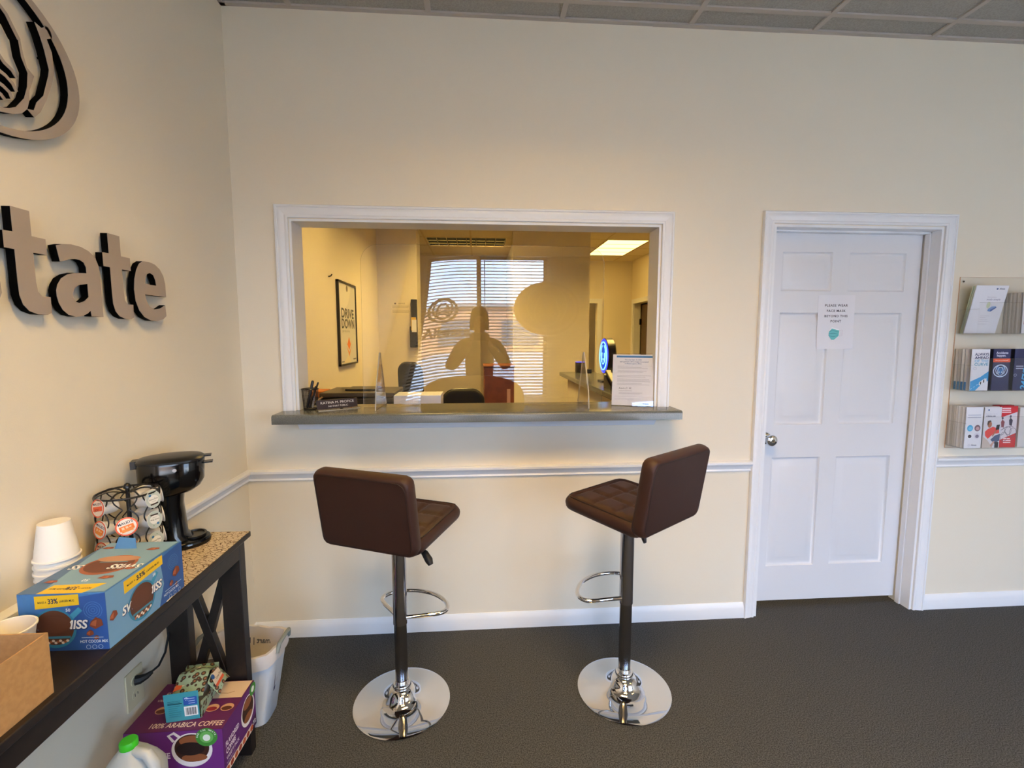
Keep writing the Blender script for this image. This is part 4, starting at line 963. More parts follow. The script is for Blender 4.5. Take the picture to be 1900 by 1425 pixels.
# milk jug
jx, jy = .135, -1.022
mj = thing('water_jug', 'translucent plastic gallon jug with green cap in front of purple carton', 'jug', (jx, jy, SZ))
def jring(z, r, sq, n=40):
    out = []
    for i in range(n):
        a = 2 * pi * i / n; c, s = math.cos(a), math.sin(a); k = r / (abs(c) ** sq + abs(s) ** sq) ** (1 / sq); out.append((jx + k * c, jy + k * s, SZ + z))
    return out
prof = [(0, .058, 3.2), (.006, .066, 3.6), (.02, .070, 4), (.13, .070, 4), (.150, .068, 3.4), (.175, .058, 2.8), (.200, .042, 2.4), (.218, .027, 2.1), (.226, .0195, 2), (.236, .0185, 2)]
obj('body', loft(MB(), [jring(*p) for p in prof]), M('milky_plastic', '#DDE2E4', .35, trans=.35, spec=.4), mj)
obj('handle', MB().tube([(jx + .020, jy - .006, SZ + .218), (jx + .055, jy - .012, SZ + .212), (jx + .074, jy - .016, SZ + .185), (jx + .076, jy - .018, SZ + .145), (jx + .066, jy - .016, SZ + .12)], [.013, .0145, .015, .015, .013], 14), MATS['milky_plastic'], mj)
obj('cap', MB().lathe([(.0195, .226), (.0215, .227), (.0215, .244), (.019, .247), (0, .247)], (jx, jy, SZ), 30), M('green_cap', '#3CC21E', .4), mj)

# waste basket behind the table end
wb = thing('waste_basket', 'white plastic waste basket with bag behind the table end', 'waste basket', (.19, -.50, 0))
wx, wy = .185, -.498
def wring(z, hx, hy, n=48, e=4.5, dz=0):
    out = []
    for i in range(n):
        a = 2 * pi * i / n; c, s = math.cos(a), math.sin(a); k = 1 / (abs(c) ** e + abs(s) ** e) ** (1 / e); out.append((wx + hx * k * c, wy + hy * k * s, z + dz * (1 - abs(s)) ** 2 * 1.0))
    return out
WB = M('white_basket', '#D9DEE6', .35); BAG = M('bag_film', '#DCD6D2', .3, trans=.15)
HB = .303
obj('body', loft(MB(), [wring(.0, .096, .066), wring(.004, .100, .070), wring(HB - .02, .146, .098), wring(HB, .149, .101), wring(HB, .146, .098), wring(HB - .02, .143, .095), wring(.01, .096, .067)], cap=False).join(MB().add(wring(.004, .098, .068), [tuple(range(48))], 0, False)), WB, wb)
for sx in (-1, 1): obj('handle', MB().tube([(wx + sx * .152, wy - .055, HB - .008), (wx + sx * .158, wy - .045, HB + .022), (wx + sx * .160, wy, HB + .028), (wx + sx * .158, wy + .045, HB + .022), (wx + sx * .152, wy + .055, HB - .008)], .008, 10), M('grip_grey', '#7F8682', .5), wb)
bag = []
for (z, hx, hy, am) in ((HB - .045, .152, .104, .004), (HB - .01, .1535, .1055, .003), (HB + .007, .150, .102, .003), (HB + .007, .140, .092, .003), (HB - .05, .134, .086, .004), (HB - .16, .120, .075, .006), (HB - .26, .085, .05, .01)):
    r = wring(z, hx, hy); bag.append([(p[0], p[1], p[2] + am * math.sin(i * 1.9) * .7 + (am * 2 * math.sin(i * .6) if z > HB - .05 else 0)) for i, p in enumerate(r)])
obj('bag', loft(MB(), bag, cap=False).add(bag[-1], [tuple(range(48))], 0, False), BAG, wb)
pr = Print(fr((wx + .110, wy + .0815, HB - .058), (-1, 0, .06), (0, .14, 1)), .003)
pr.mb.v and None
pr.text('Walmart | Parts', -.006, -.004, .0315, '#3C4658', 'l', .02, .9)
lp = pr.build(wb, 'bag_lettering')
pr = Print(fr((wx + .1185, wy - .030, .12), (0, 1, 0), (.160, 0, .987)), .0006)
pr.rect(0, .02, .042, .098, '#55505A'); pr.rect(.003, .045, .039, .094, '#B9A8B4'); pr.rect(.006, .06, .03, .088, '#8E7F92'); pr.rect(0, 0, .014, .018, '#3A3F66'); pr.lines(.008, .04, .04, 3, .006, '#C9C2CC', .0015, .2); pr.build(wb, 'sticker')

# ================================================================== BAR STOOLS
def rrect(c, s, hx, hy, r):
    """point on a rounded rectangle in direction (c, s)"""
    k = min(hx / abs(c) if abs(c) > 1e-6 else 1e9, hy / abs(s) if abs(s) > 1e-6 else 1e9); x, y = c * k, s * k
    ax, ay = abs(x), abs(y)
    if ax > hx - r and ay > hy - r:
        px, py = hx - r, hy - r; L = math.hypot(c, s); dx, dy = abs(c) / L, abs(s) / L
        bq = dx * px + dy * py; cc = px * px + py * py - r * r; t = bq + math.sqrt(max(0, bq * bq - cc)); return (math.copysign(dx * t, c), math.copysign(dy * t, s))
    return (x, y)
def cushion(hx, hy, th, r, tuft=0, n=96, nr=22, e=None, depth=.010):
    """soft slab centred on the origin, thickness along z; tuft = squares per side stitched into the top"""
    e = e or th / 2; b = MB(); rings = []
    def top(x, y):
        z = th / 2
        if tuft:
            u = (x / (hx - e) + 1) / 2 * tuft; v = (y / (hy - e) + 1) / 2 * tuft
            if 0 <= u <= tuft and 0 <= v <= tuft: z += depth * (min(1, abs(math.sin(pi * u)) * 2.0) ** .6 * min(1, abs(math.sin(pi * v)) * 2.0) ** .6 - 1) 
        return z
    for j in range(nr + 1):
        s = j / nr; row = []
        for i in range(n):
            a = 2 * pi * i / n; q = rrect(math.cos(a) * (hx / hy) ** .0, math.sin(a), hx - e, hy - e, max(r - e, .004)); x, y = q[0] * s, q[1] * s; row.append((x, y, top(x, y)))
        rings.append(row)
    for j in range(1, 9):
        ph = pi * j / 8; row = []
        for i in range(n):
            a = 2 * pi * i / n; q0 = rrect(math.cos(a), math.sin(a), hx - e, hy - e, max(r - e, .004)); k = e * math.sin(ph); q = rrect(math.cos(a), math.sin(a), hx - e + k, hy - e + k, max(r - e + k, .004))
            row.append((q[0], q[1], th / 2 * math.cos(ph)))
        rings.append(row)
    return loft(b, rings[1:], 0, True)
def make_stool():
    root = thing('bar_stool', '', 'bar stool', (0, 0, 0), 'brown bar stools at the counter', world=False)
    base = obj('base', MB().lathe([(.190, 0), (.194, .002), (.194, .005), (.186, .0075), (.150, .0105), (.110, .0150), (.082, .0225), (.066, .034), (.058, .048), (.052, .060), (.042, .069), (.036, .072), (.036, .074), (0, .074)], n=72), CHROME, root, angle=60)
    obj('collar', MB().lathe([(.030, .070), (.0375, .072), (.0385, .080), (.035, .086), (.029, .088), (.0285, .104), (.026, .104)], n=40), CHROME, root)
    obj('gas_column', MB().lathe([(.0252, .07), (.0252, .46)], n=36), DKCHROME, root)
    obj('outer_column', MB().lathe([(.0262, .343), (.0282, .343), (.0284, .347), (.0284, .352), (.0282, .356), (.0282, .722)], n=36), M('column_chrome', '#B4B4BC', .10, metal=1.0), root)
    fr_ = [(.022, .012)]
    ps = [(.024, .006, .368), (.060, .030, .367), (.120, .066, .366), (.146, .090, .366), (.150, .118, .366), (.132, .152, .366), (.085, .185, .366), (.030, .202, .366)]
    ps = ps + [(-x, y, z) for x, y, z in reversed(ps)]
    sm = []
    for i in range(len(ps) - 1):                      # Catmull-Rom
        P0 = [Vector(ps[max(i - 1, 0)]), Vector(ps[i]), Vector(ps[i + 1]), Vector(ps[min(i + 2, len(ps) - 1)])]
        for q in range(5):
            t = q / 5; sm.append(.5 * ((2 * P0[1]) + (P0[2] - P0[0]) * t + (2 * P0[0] - 5 * P0[1] + 4 * P0[2] - P0[3]) * t * t + (3 * P0[1] - P0[0] - 3 * P0[2] + P0[3]) * t ** 3))
    sm.append(Vector(ps[-1]))
    obj('footrest', MB().tube(sm, .0088, 12), CHROME, root)
    seat = obj('seat', cushion(.197, .188, .066, .045, 3).xform(Matrix.Translation((0, .004, .760)) @ Matrix.Rotation(math.radians(3.0), 4, 'X')), LEATHER, root, angle=70)
    obj('seat_piping', MB().tube([(*rrect(math.cos(2 * pi * i / 72), math.sin(2 * pi * i / 72), .182, .173, .035), 0) for i in range(72)], .0024, 6, True).xform(Matrix.Translation((0, .004, .788)) @ Matrix.Rotation(math.radians(3.0), 4, 'X')), LEATHERD, seat)
    tl = math.radians(9)
    Mb = Matrix.Translation((0, -.172, .738)) @ Matrix.Rotation(tl, 4, 'X') @ Matrix.Rotation(pi / 2, 4, 'X') @ Matrix.Translation((0, .142, 0))
    back = obj('backrest', cushion(.198, .150, .054, .034, 0, e=.012).xform(Mb), LEATHER, root, angle=70)
    obj('back_seam', MB().tube([(*rrect(math.cos(2 * pi * i / 72), math.sin(2 * pi * i / 72), .183, .134, .032), .0262) for i in range(72)], .0019, 6, True).xform(Mb), LEATHERD, back)
    obj('mounting_plate', MB().box(-.08, .08, -.09, .09, .712, .732), BLACKM, root, bevel=.004)
    b = MB().tube([(.02, -.02, .722), (.100, -.050, .712), (.150, -.070, .700)], .005, 8)
    b.tube([(.140, -.066, .703), (.160, -.074, .694), (.182, -.083, .674), (.192, -.087, .660)], [.007, .0125, .0145, .009], 10)
    obj('lever', b, BLACKM, root)
    return root
s1 = make_stool(); s2 = copy_tree(s1)
s1.location = (.788, -.470, 0); s1.rotation_euler = (0, 0, -math.radians(23)); s1['label'] = 'brown leatherette bar stool, the lower one, its seat turned to the right'
s2.location = (1.716, -.470, 0); s2.rotation_euler = (0, 0, math.radians(36)); s2['label'] = 'brown leatherette bar stool, the one nearest the white door, raised higher'
for c in s2.children:
    if c.name.split('.')[0] in ('outer_column', 'footrest', 'seat', 'backrest', 'mounting_plate', 'lever'): c.location.z += .048
    if c.name.startswith('lever'): c.rotation_euler.z = math.radians(-92); c.scale = (.66, .66, 1); c.location.z += .002

# ================================================================== NOTICE ON THE DOOR
dn = thing('door_notice', 'white paper notice about face masks taped to the white door', 'notice', (2.99, DY, 1.43))
nx0, nx1, nz0, nz1 = 2.896, 3.100, 1.428, 1.709
F = fr((nx0, DY - .0012, nz0), (1, 0, .004), (-.022, 0, 1))
W, H = nx1 - nx0, nz1 - nz0
obj('sheet', MB().prism([(0, 0), (W, 0), (W, H), (0, H)], F, -.0004, 0), M('notice_white', '#E5E4E8', .6), dn)
pr = Print(F, .0003)
for s, v in (('PLEASE WEAR', .222), ('FACE MASK', .194), ('BEYOND THIS', .167), ('POINT', .140)): pr.text(s, W * .5, v, .0172, '#1F1B26', 'c', .018, 1.06, spacing=1.15)
mc = (W * .46, .080)
pr.line([(mc[0] + .030, mc[1] + .018), (mc[0] + .046, mc[1] + .020), (mc[0] + .046, mc[1] - .012), (mc[0] + .030, mc[1] - .012)], .0012, '#C7A9B4')
pr.poly([(mc[0] - .030, mc[1] + .010), (mc[0] - .012, mc[1] + .034), (mc[0] + .030, mc[1] + .022), (mc[0] + .030, mc[1] - .012), (mc[0] - .004, mc[1] - .036), (mc[0] - .028, mc[1] - .014)], '#F4F6F8')
pr.poly([(mc[0] - .028, mc[1] + .010), (mc[0] - .012, mc[1] + .027), (mc[0] + .030, mc[1] + .017), (mc[0] + .027, mc[1] - .012), (mc[0] + .002, mc[1] - .032), (mc[0] - .012, mc[1] - .032), (mc[0] - .029, mc[1] - .010)], '#5FB3B6')
for a in ([(-.027, .009), (-.010, .019), (.028, .008)], [(-.028, .000), (0, .003), (.027, -.003)], [(-.026, -.011), (-.004, -.016), (.025, -.010)]): pr.line([(mc[0] + p, mc[1] + q) for p, q in a], .0022, '#2F7F86')
pr.build(dn)

# ================================================================== BROCHURE RACK
rx0, rx1, rz0, rz1 = 3.584, 4.52, .905, 1.797
rack = thing('brochure_rack', 'clear acrylic three-tier brochure rack screwed to wall beside door', 'brochure rack', (4.05, 0, rz0))
PANEL_E = M('acrylic_edge_amber', '#C59B74', .3)
obj('back_panel', MB().box(rx0, rx1, -.0045, -.0005, rz0, rz1), ACRY, rack)
eb_ = MB().box(rx0 - .0006, rx0, -.0045, -.0005, rz0, rz1).box(rx0, rx1, -.0045, -.0005, rz1, rz1 + .0006).box(rx0, rx1, -.0045, -.0005, rz0 - .0006, rz0)
obj('panel_edge', eb_, PANEL_E, rack)
for sx in (rx0 + .018, rx1 - .018): obj('screw', MB().lathe([(.005, 0), (.005, .002), (.003, .003), (0, .003)], mat=Matrix.Translation((sx, -.0045, rz1 - .022)) @ Matrix.Rotation(pi / 2, 4, 'X'), n=14), M('screw_brass', '#5B4A38', .35, metal=.7), rack)
TIERS = [(1.506, .155, .098, 3.596), (1.217, .165, .098, 3.590), (.920, .165, .098, 3.586)]    # shelf z, lip height, depth, left x
for z, h, d, xl in TIERS:
    obj('pocket_front', MB().box(xl, rx1 - .01, -d - .0035, -d - .0005, z, z + h), ACRY, rack)
    obj('pocket_floor', MB().box(xl, rx1 - .01, -d - .0005, -.005, z, z + .003), ACRY, rack)
    obj('pocket_side', MB().box(xl - .003, xl, -d - .0035, -.005, z, z + h * .8), ACRY, rack)
    obj('pocket_edge', MB().box(xl, rx1 - .01, -d - .0036, -d - .0004, z + h, z + h + .0006).box(xl - .003, xl, -d - .0036, -.005, z + h * .8, z + h * .8 + .0006), ACRYE, rack)
ORD = ['first', 'second', 'third', 'fourth', 'fifth', 'sixth', 'seventh', 'eighth', 'ninth']
STK = [M('paper_edge_%d' % i, c, .7) for i, c in enumerate(('#C9C3BC', '#D8D3CE', '#BDB8B0', '#E3E0DC'))]
def brochure(label, x, y, z, wd, ht, th, face, group, tilt=0, lean=.05, prn=None, cat='brochure'):
    """one leaflet standing in a pocket; (x, y) its lower left front corner"""
    u = Vector((math.cos(tilt), 0, -math.sin(tilt))); v0 = Vector((math.sin(tilt), lean, math.cos(tilt))).normalized()
    F = fr((x, y, z + .0032), u, v0)
    t = thing('brochure', label, cat, (x, y, z), group)
    obj('leaflet', MB().prism([(0, 0), (wd, 0), (wd, ht), (0, ht)], F, -th, 0), face, t)
    if prn:
        pr = Print(F, .0003); prn(pr, wd, ht); pr.build(t, 'cover_print')
    return t
G1, G2, G3 = 'brochures on the top tier', 'brochures on the middle tier', 'brochures on the bottom tier'
z1t, z2t, z3t = [t[0] for t in TIERS]
WP = M('brochure_white', '#E6E6EC', .5); NAVY = M('brochure_navy', '#1B2350', .45); NAVYB = M('brochure_black', '#12142A', .45); REDP = M('brochure_red', '#C0202C', .45)
def c_simple(pr, W, H):
    pr.ell(W * .66, H * .930, .0055, .004, '#2A4A80', 12, ); pr.text('Allstate', W * .72, H * .918, .011, '#35486E', 'l', .02, .9)
    pr.text('Auto insurance', W * .42, H * .752, .008, '#B5AEBB', 'l'); pr.text('made simple', W * .42, H * .695, .015, '#8F8BA6', 'l', .0, 1.0)
    pr.ell(W * .52, H * .60, .010, .016, '#CFD8B8', 16); pr.poly([(W * .54, H * .475), (W * .64, H * .46), (W * .80, H * .545), (W * .76, H * .575), (W * .64, H * .57), (W * .55, H * .52)], '#6F93C4'); pr.poly([(W * .64, H * .46), (W * .80, H * .545), (W * .78, H * .565), (W * .62, H * .50)], '#3E5F9C')
    pr.lines(W * .36, W * .8, H * .37, 4, H * .038, '#BDB9C4', .0013, .6); pr.lines(W * .36, W * .65, H * .2, 1, .01, '#BDB9C4', .0013, .1)
for i in range(2): brochure(('pale green leaflet behind the leaning white brochure, nearest the wall', 'second pale green leaflet, just behind the leaning white brochure')[i], 3.596, -.016 - .009 * i, z1t, .174, .240, .003, M('leaflet_green', '#C6CDB4', .6), G1, 0, -.19)
brochure('large white brochure leaning forward, small blue car on it, top tier', 3.596, -.034, z1t, .174, .243, .004, WP, G1, 0, -.19, c_simple)
for i in range(9): brochure('white leaflet, %s from the wall in the second stack of top tier' % ORD[i], 3.846, -.012 - .0088 * i, z1t, .100, .206, .0076, STK[i % 4], G1, .012 * math.sin(i * 2.3), .03)
def c_people(pr, W, H):
    pr.lines(.006, W - .004, H * .89, 2, .010, '#8FB0D8', .004, .1); pr.rect(.006, H * .765, W - .006, H * .785, '#2A3050'); pr.ring(.012, H * .69, .007, .005, .001, '#8A8EA0', 14)
    pr.rect(.008, H * .22, .022, H * .30, '#C77A86'); pr.rect(.011, H * .30, .020, H * .42, '#E4D4D4'); pr.ell(.0155, H * .45, .005, .008, '#5A3A40', 12); pr.poly([(.013, H * .47), (.020, H * .47), (.018, H * .54)], '#3A3A4A'); pr.rect(.040, H * .26, .052, H * .40, '#2C2A34'); pr.ell(.046, H * .44, .006, .008, '#7A5240', 12)
brochure('white brochure with small figures on the front of second top-tier stack', 3.846, -.0925, z1t, .100, .206, .003, WP, G1, 0, .03, c_people)
# middle tier
def c_curve(pr, W, H):
    for s, v, c in (('ALWAYS', .845, '#3A3F66'), ('AHEAD', .765, '#2A3060'), ('OF THE', .685, '#86BFDF'), ('CURVE', .605, '#62A6C4')): pr.fit(s, W * .16, W * .94, H * v, .0185, c, .03)
    pr.ring(W * .22, H * .535, .0085, .006, .0014, '#B4B2C4', 14)
    pr.poly([(0, H * .22), (0, 0), (W * .30, 0), (W * .52, H * .10), (W, H * .24), (W, H * .47), (W * .55, H * .33), (W * .2, H * .26)], '#2F96D2'); pr.poly([(W * .30, 0), (W * .52, H * .10), (W, H * .24), (W, 0)], '#E6E6EC')
    for i in range(6): a = .04 + .16 * i; pr.line([(W * a, H * (.02 + .30 * a)), (W * (a + .07), H * (.02 + .30 * (a + .07)))], .0022, '#EAF2FA')
    pr.poly([(W * .48, H * .14), (W * .58, H * .12), (W * .92, H * .22), (W * .90, H * .285), (W * .80, H * .295), (W * .50, H * .20)], '#E9E9EC'); pr.poly([(W * .55, H * .150), (W * .61, H * .150), (W * .62, H * .22), (W * .55, H * .205)], '#24242A'); pr.poly([(W * .72, H * .19), (W * .79, H * .20), (W * .78, H * .27), (W * .72, H * .255)], '#24242A')
for i in range(4):
    t = brochure('blue-footed leaflet edge, %s from the wall in first stack of middle tier' % ORD[i], 3.5925, -.024 - .017 * i, z2t, .097, .210, .013, STK[(i + 1) % 4], G2, 0, .02)
    q = Print(fr((3.5925, -.024 - .017 * i + .013, z2t + .0032), (0, -1, 0), (0, .02, 1)), .0004); q.rect(0, 0, .013, .042, '#2F6FA0'); q.rect(.0115, 0, .0128, .205, '#A49E98'); q.build(t, 'edge_print')
brochure('white brochure with ALWAYS AHEAD OF THE CURVE and a blue road', 3.5925, -.0935, z2t, .097, .210, .003, WP, G2, 0, .02, c_curve)
for i in range(3): brochure('navy leaflet, %s from the wall, behind the orange-banded brochure' % ORD[i], 3.703, -.050 - .010 * i, z2t, .112, .2105, .008, NAVYB, G2, 0, .02)
def c_acc(pr, W, H):
    pr.text('Accidents', W * .5, H * .885, .0165, '#D9DCEC', 'c', .02); pr.text('happen.', W * .46, H * .82, .0165, '#D9DCEC', 'c', .02)
    pr.rect(0, H * .685, W, H * .775, '#E2562E'); pr.text('Are you protected?', W * .5, H * .716, .009, '#F7D2C4', 'c', .02)
    pr.ell(W * .46, H * .47, .038, .031, '#16224E', 32); pr.poly([(W * .15, H * .55), (W * .46, H * .38), (W * .46, H * .52), (W * .36, H * .58)], '#2F6FB0'); pr.poly([(W * .77, H * .55), (W * .46, H * .38), (W * .46, H * .52), (W * .56, H * .58)], '#2F6FB0'); emblem(pr, W * .46, H * .475, .040, '#C9DAF0', .085, 1.05)
brochure('navy brochure with orange band and white oval emblem, middle tier', 3.711, -.0925, z2t, .094, .210, .003, NAVY, G2, 0, .02, c_acc)
for i in range(3): brochure('navy leaflet, %s from the wall, behind the 24/7/365 brochure' % ORD[i], 3.822, -.050 - .010 * i, z2t, .112, .2105, .008, NAVYB, G2, 0, .02)
def c_247(pr, W, H):
    pr.text('24/7/365', W * .72, H * .02, .044, '#3FA6DC', 'l', .03, 1.0, pi / 2 - .10); pr.lines(W * .10, W * .55, H * .575, 2, .011, '#C9CCE0', .0045, .1); pr.ring(W * .09, H * .37, .0075, .006, .0016, '#B9BCD4', 14)
brochure('navy brochure with big blue 24/7/365 lettering, middle tier', 3.829, -.0925, z2t, .100, .210, .003, NAVY, G2, 0, .02, c_247)
# bottom tier
for i in range(8): brochure('white leaflet edge, %s from the wall in first stack of bottom tier' % ORD[i], 3.5885 + (.001 if i == 5 else 0), -.010 - .0108 * i, z3t, .092, .212, .0094, STK[3] if i == 5 else STK[i % 3], G3, 0, .015)
def c_circ(pr, W, H):
    pr.lines(.010, W - .004, H * .80, 2, .012, '#A2A8BC', .0035, .1)
    for (a, bq, c1, c2) in ((.28, .49, '#3FA8D8', '#6CC4E8'), (.72, .49, '#7A5A64', '#C9A0A4'), (.28, .30, '#EDEDF2', '#2A2438'), (.72, .30, '#D9D6E2', '#7E7890')):
        pr.ell(W * a, H * bq, .0165, .0165, c1, 22); pr.ell(W * a + .001, H * bq - .002, .010, .009, c2, 14)
    pr.ring(W * .28, H * .075, .005, .004, .001, '#9AA0B4', 12); pr.text('Allstate', W * .40, H * .062, .010, '#3A4468', 'l', .02)
brochure('white brochure with four small round pictures, bottom tier left', 3.5885, -.0965, z3t, .092, .212, .003, WP, G3, 0, .015, c_circ)
for i in range(3): brochure('leaflet edge behind the man-on-sofa brochure, %s from the wall' % ORD[i], 3.692, -.055 - .0125 * i, z3t, .098, .2115, .009, STK[(i + 1) % 4], G3, 0, .015)
def c_man(pr, W, H):
    pr.rect(0, 0, W, H, '#D9D8DE'); pr.ell(W * .24, H * .93, .0045, .0045, '#2F5A8C', 12); pr.text('Retirement may be', W * .1, H * .82, .0085, '#B9B4C4', 'l', 0, .95); pr.text('a lifetime plan', W * .1, H * .765, .0105, '#3A4468', 'l', .02, .9)
    pr.poly([(0, H * .28), (W * .30, H * .18), (W * .62, 0), (0, 0)], '#CFC0B4'); pr.poly([(W * .10, H * .40), (W * .25, H * .46), (W * .55, H * .52), (W * .92, H * .46), (W * .95, H * .36), (W * .60, H * .34), (W * .30, H * .22), (W * .12, H * .30)], '#D83A36')
    pr.ell(W * .35, H * .575, .012, .017, '#A8694A', 18); pr.poly([(W * .20, H * .58), (W * .22, H * .655), (W * .36, H * .68), (W * .45, H * .65), (W * .32, H * .62), (W * .25, H * .54)], '#2A1C18'); pr.line([(W * .55, H * .28), (W * .75, H * .42)], .007, '#A8694A')
    pr.poly([(W * .72, H * .43), (W * .93, H * .45), (W * .95, H * .57), (W * .76, H * .56)], '#23202A'); pr.poly([(W * .45, H * .20), (W * .70, H * .30), (W, H * .34), (W, H * .18), (W * .70, H * .10)], '#47587C'); pr.poly([(W * .45, H * .06), (W * .55, 0), (W * .72, H * .16), (W * .62, H * .16)], '#C99C8C'); pr.rect(W * .72, 0, W * .95, H * .14, '#1F2430')
brochure('brochure showing a man in red shirt with a tablet, bottom tier', 3.692, -.0935, z3t, .094, .211, .003, WP, G3, 0, .015, c_man)
for i in range(2): brochure('red leaflet, %s from the wall, behind the cyclists brochure' % ORD[i], 3.786, -.055 - .012 * i, z3t, .100, .216, .008, M('leaflet_red2', '#A81C26', .5), G3, 0, .015)
def c_bike(pr, W, H):
    pr.poly([(0, H * .72), (W * .98, H * .86), (W, H * .35), (0, H * .17)], '#DDD6DC'); pr.lines(.008, W * .62, H * .935, 3, .010, '#F4D8DA', .0055, .15); pr.lines(W * .28, W * .72, H * .20, 3, .010, '#F4D8DA', .005, .2)
    for (a, bq, r) in ((.14, .40, .017), (.52, .40, .017), (.30, .26, .019), (.80, .36, .019)): pr.ring(W * a, H * bq, r, r * 1.25, .0022, '#5A5468', 20)
    for (a, bq) in ((.14, .62), (.60, .66)): pr.ell(W * a, H * (bq + .09), .0055, .007, '#4A4458', 14); pr.poly([(W * (a - .08), H * bq), (W * a, H * (bq + .06)), (W * (a + .14), H * bq), (W * (a + .10), H * (bq - .14)), (W * (a - .04), H * (bq - .12))], '#3A3448' if a > .3 else '#8A4048')
    pr.line([(W * .1, H * .42), (W * .4, H * .5), (W * .8, H * .5)], .0025, '#3A3448')
brochure('red and white brochure with two cyclists, bottom tier', 3.786, -.0885, z3t, .096, .214, .003, REDP, G3, 0, .015, c_bike)
for i in range(8): brochure('grey-edged leaflet, %s from the wall, at right end of bottom tier' % ORD[i], 3.898, -.012 - .0105 * i, z3t, .095, .206, .009, STK[i % 3], G3, 0, .015)

# ================================================================== OFFICE FURNITURE AND LIGHTS
def troffer(name, label, T, lens, z=None, lamp=None):
    x0, x1, y0, y1 = T; z = OZ if z is None else z
    t = thing(name, label, 'ceiling light', ((x0 + x1) / 2, (y0 + y1) / 2, z), 'office ceiling lights')
    hm = M('troffer_housing', '#E8E2D4', .5)
    obj('housing', MB().box(x0, x0 + .004, y0, y1, z - .002, z + .11).box(x1 - .004, x1, y0, y1, z - .002, z + .11).box(x0, x1, y0, y0 + .004, z - .002, z + .11).box(x0, x1, y1 - .004, y1, z - .002, z + .11).box(x0, x1, y0, y1, z + .108, z + .112), hm, t)
    if lens:
        b = MB().box(x0 + .012, x1 - .012, y0 + .012, y1 - .012, z + .001, z + .004)
        obj('diffuser', b, lens, t)
        b = MB()
        for i in range(1, 4): yy = y0 + (y1 - y0) * i / 4; b.box(x0 + .012, x1 - .012, yy - .006, yy + .006, z - .001, z + .001)
        obj('frame', MB().box(x0, x0 + .016, y0, y1, z - .004, z + .001).box(x1 - .016, x1, y0, y1, z - .004, z + .001).box(x0, x1, y0, y0 + .014, z - .004, z + .001).box(x0, x1, y1 - .014, y1, z - .004, z + .001), M('troffer_frame_brown', '#5A3A1E', .5), t)
        obj('lens_rib', b, M('lens_rib', '#E9D6A0', .4), t)
    else:
        lng = x1 - x0 > y1 - y0
        for q in (.2, .5, .8):
            p = (x0 + .02, x1 - .02, y0 + (y1 - y0) * q - .06, y0 + (y1 - y0) * q + .06) if lng else (x0 + (x1 - x0) * q - .06, x0 + (x1 - x0) * q + .06, y0 + .02, y1 - .02)
            obj('lamp', MB().box(*p, z + .085, z + .105), lamp or EM('tube_lamp', OFFICE_C, OFFICE_W * 1.15), t)
        lm = M('louvre_shade_black', '#0A0806', .6, spec=.1) if z < 2.9 else M('louvre_pale_metal', '#8A867C', .5); le = M('louvre_edge', '#8E8468', .5)  # office blades near-black: their cut-off shade is put into the colour
        nx, ny = (8, 3) if x1 - x0 > y1 - y0 else (3, 8)
        b = MB(); e = MB()
        for i in range(nx + 1): xx = x0 + .012 + (x1 - x0 - .024) * i / nx; b.box(xx - .0012, xx + .0012, y0 + .01, y1 - .01, z + .003, z + .068); e.box(xx - .003, xx + .003, y0 + .01, y1 - .01, z - .001, z + .003)
        for i in range(ny + 1): yy = y0 + .012 + (y1 - y0 - .024) * i / ny; b.box(x0 + .01, x1 - .01, yy - .0012, yy + .0012, z + .003, z + .068); e.box(x0 + .01, x1 - .01, yy - .002, yy + .002, z - .001, z + .003)
        obj('louvre', b, lm, t); obj('louvre_edge', e, le, t)
    return t
troffer('ceiling_light', 'glowing recessed ceiling light at the right, beyond the pass-through opening', T1, EM('troffer_lens', OFFICE_C, OFFICE_W * .16))
troffer('ceiling_light', 'recessed ceiling light with a shade-dark louvre grid above the sneeze guard', T2, False, None, EM('tube_lamp_dim', OFFICE_C, OFFICE_W * .6))
troffer('ceiling_light', 'recessed louvred ceiling light over the desk near the office left wall', T3, False)
troffer('ceiling_light', 'unseen louvred ceiling light added above the half wall in the office', T5, False, None, EM('tube_lamp_strong', OFFICE_C, OFFICE_W * 2.2))  # unseen fixture added to brighten the right side of the office
troffer('ceiling_light', 'unseen louvred ceiling light added behind the right-hand wall pier', T7, False, None, EM('added_corner_lamp', OFFICE_C, OFFICE_W * 3.2))  # unseen fixture added to light the back wall at the right
troffer('ceiling_light', 'recessed louvred ceiling light in front of the left wall pier', T6, False, None, EM('tube_lamp_strong', OFFICE_C, OFFICE_W * 2.2))
troffer('ceiling_light', 'glowing recessed ceiling light in the far corridor', T4, EM('troffer_lens', OFFICE_C, OFFICE_W * .12))

for L, w_, k_ in zip(LOBBYT, ('in front of the pass-through opening', 'behind the camera above the person', 'near the shop front on the right'), (1.0, .6, .3)): troffer('ceiling_light', 'louvred lobby ceiling light %s' % w_, L, False, CZ, EM('lobby_lamp_%d' % (k_ * 10), LOBBY_C, LOBBY_W * k_))
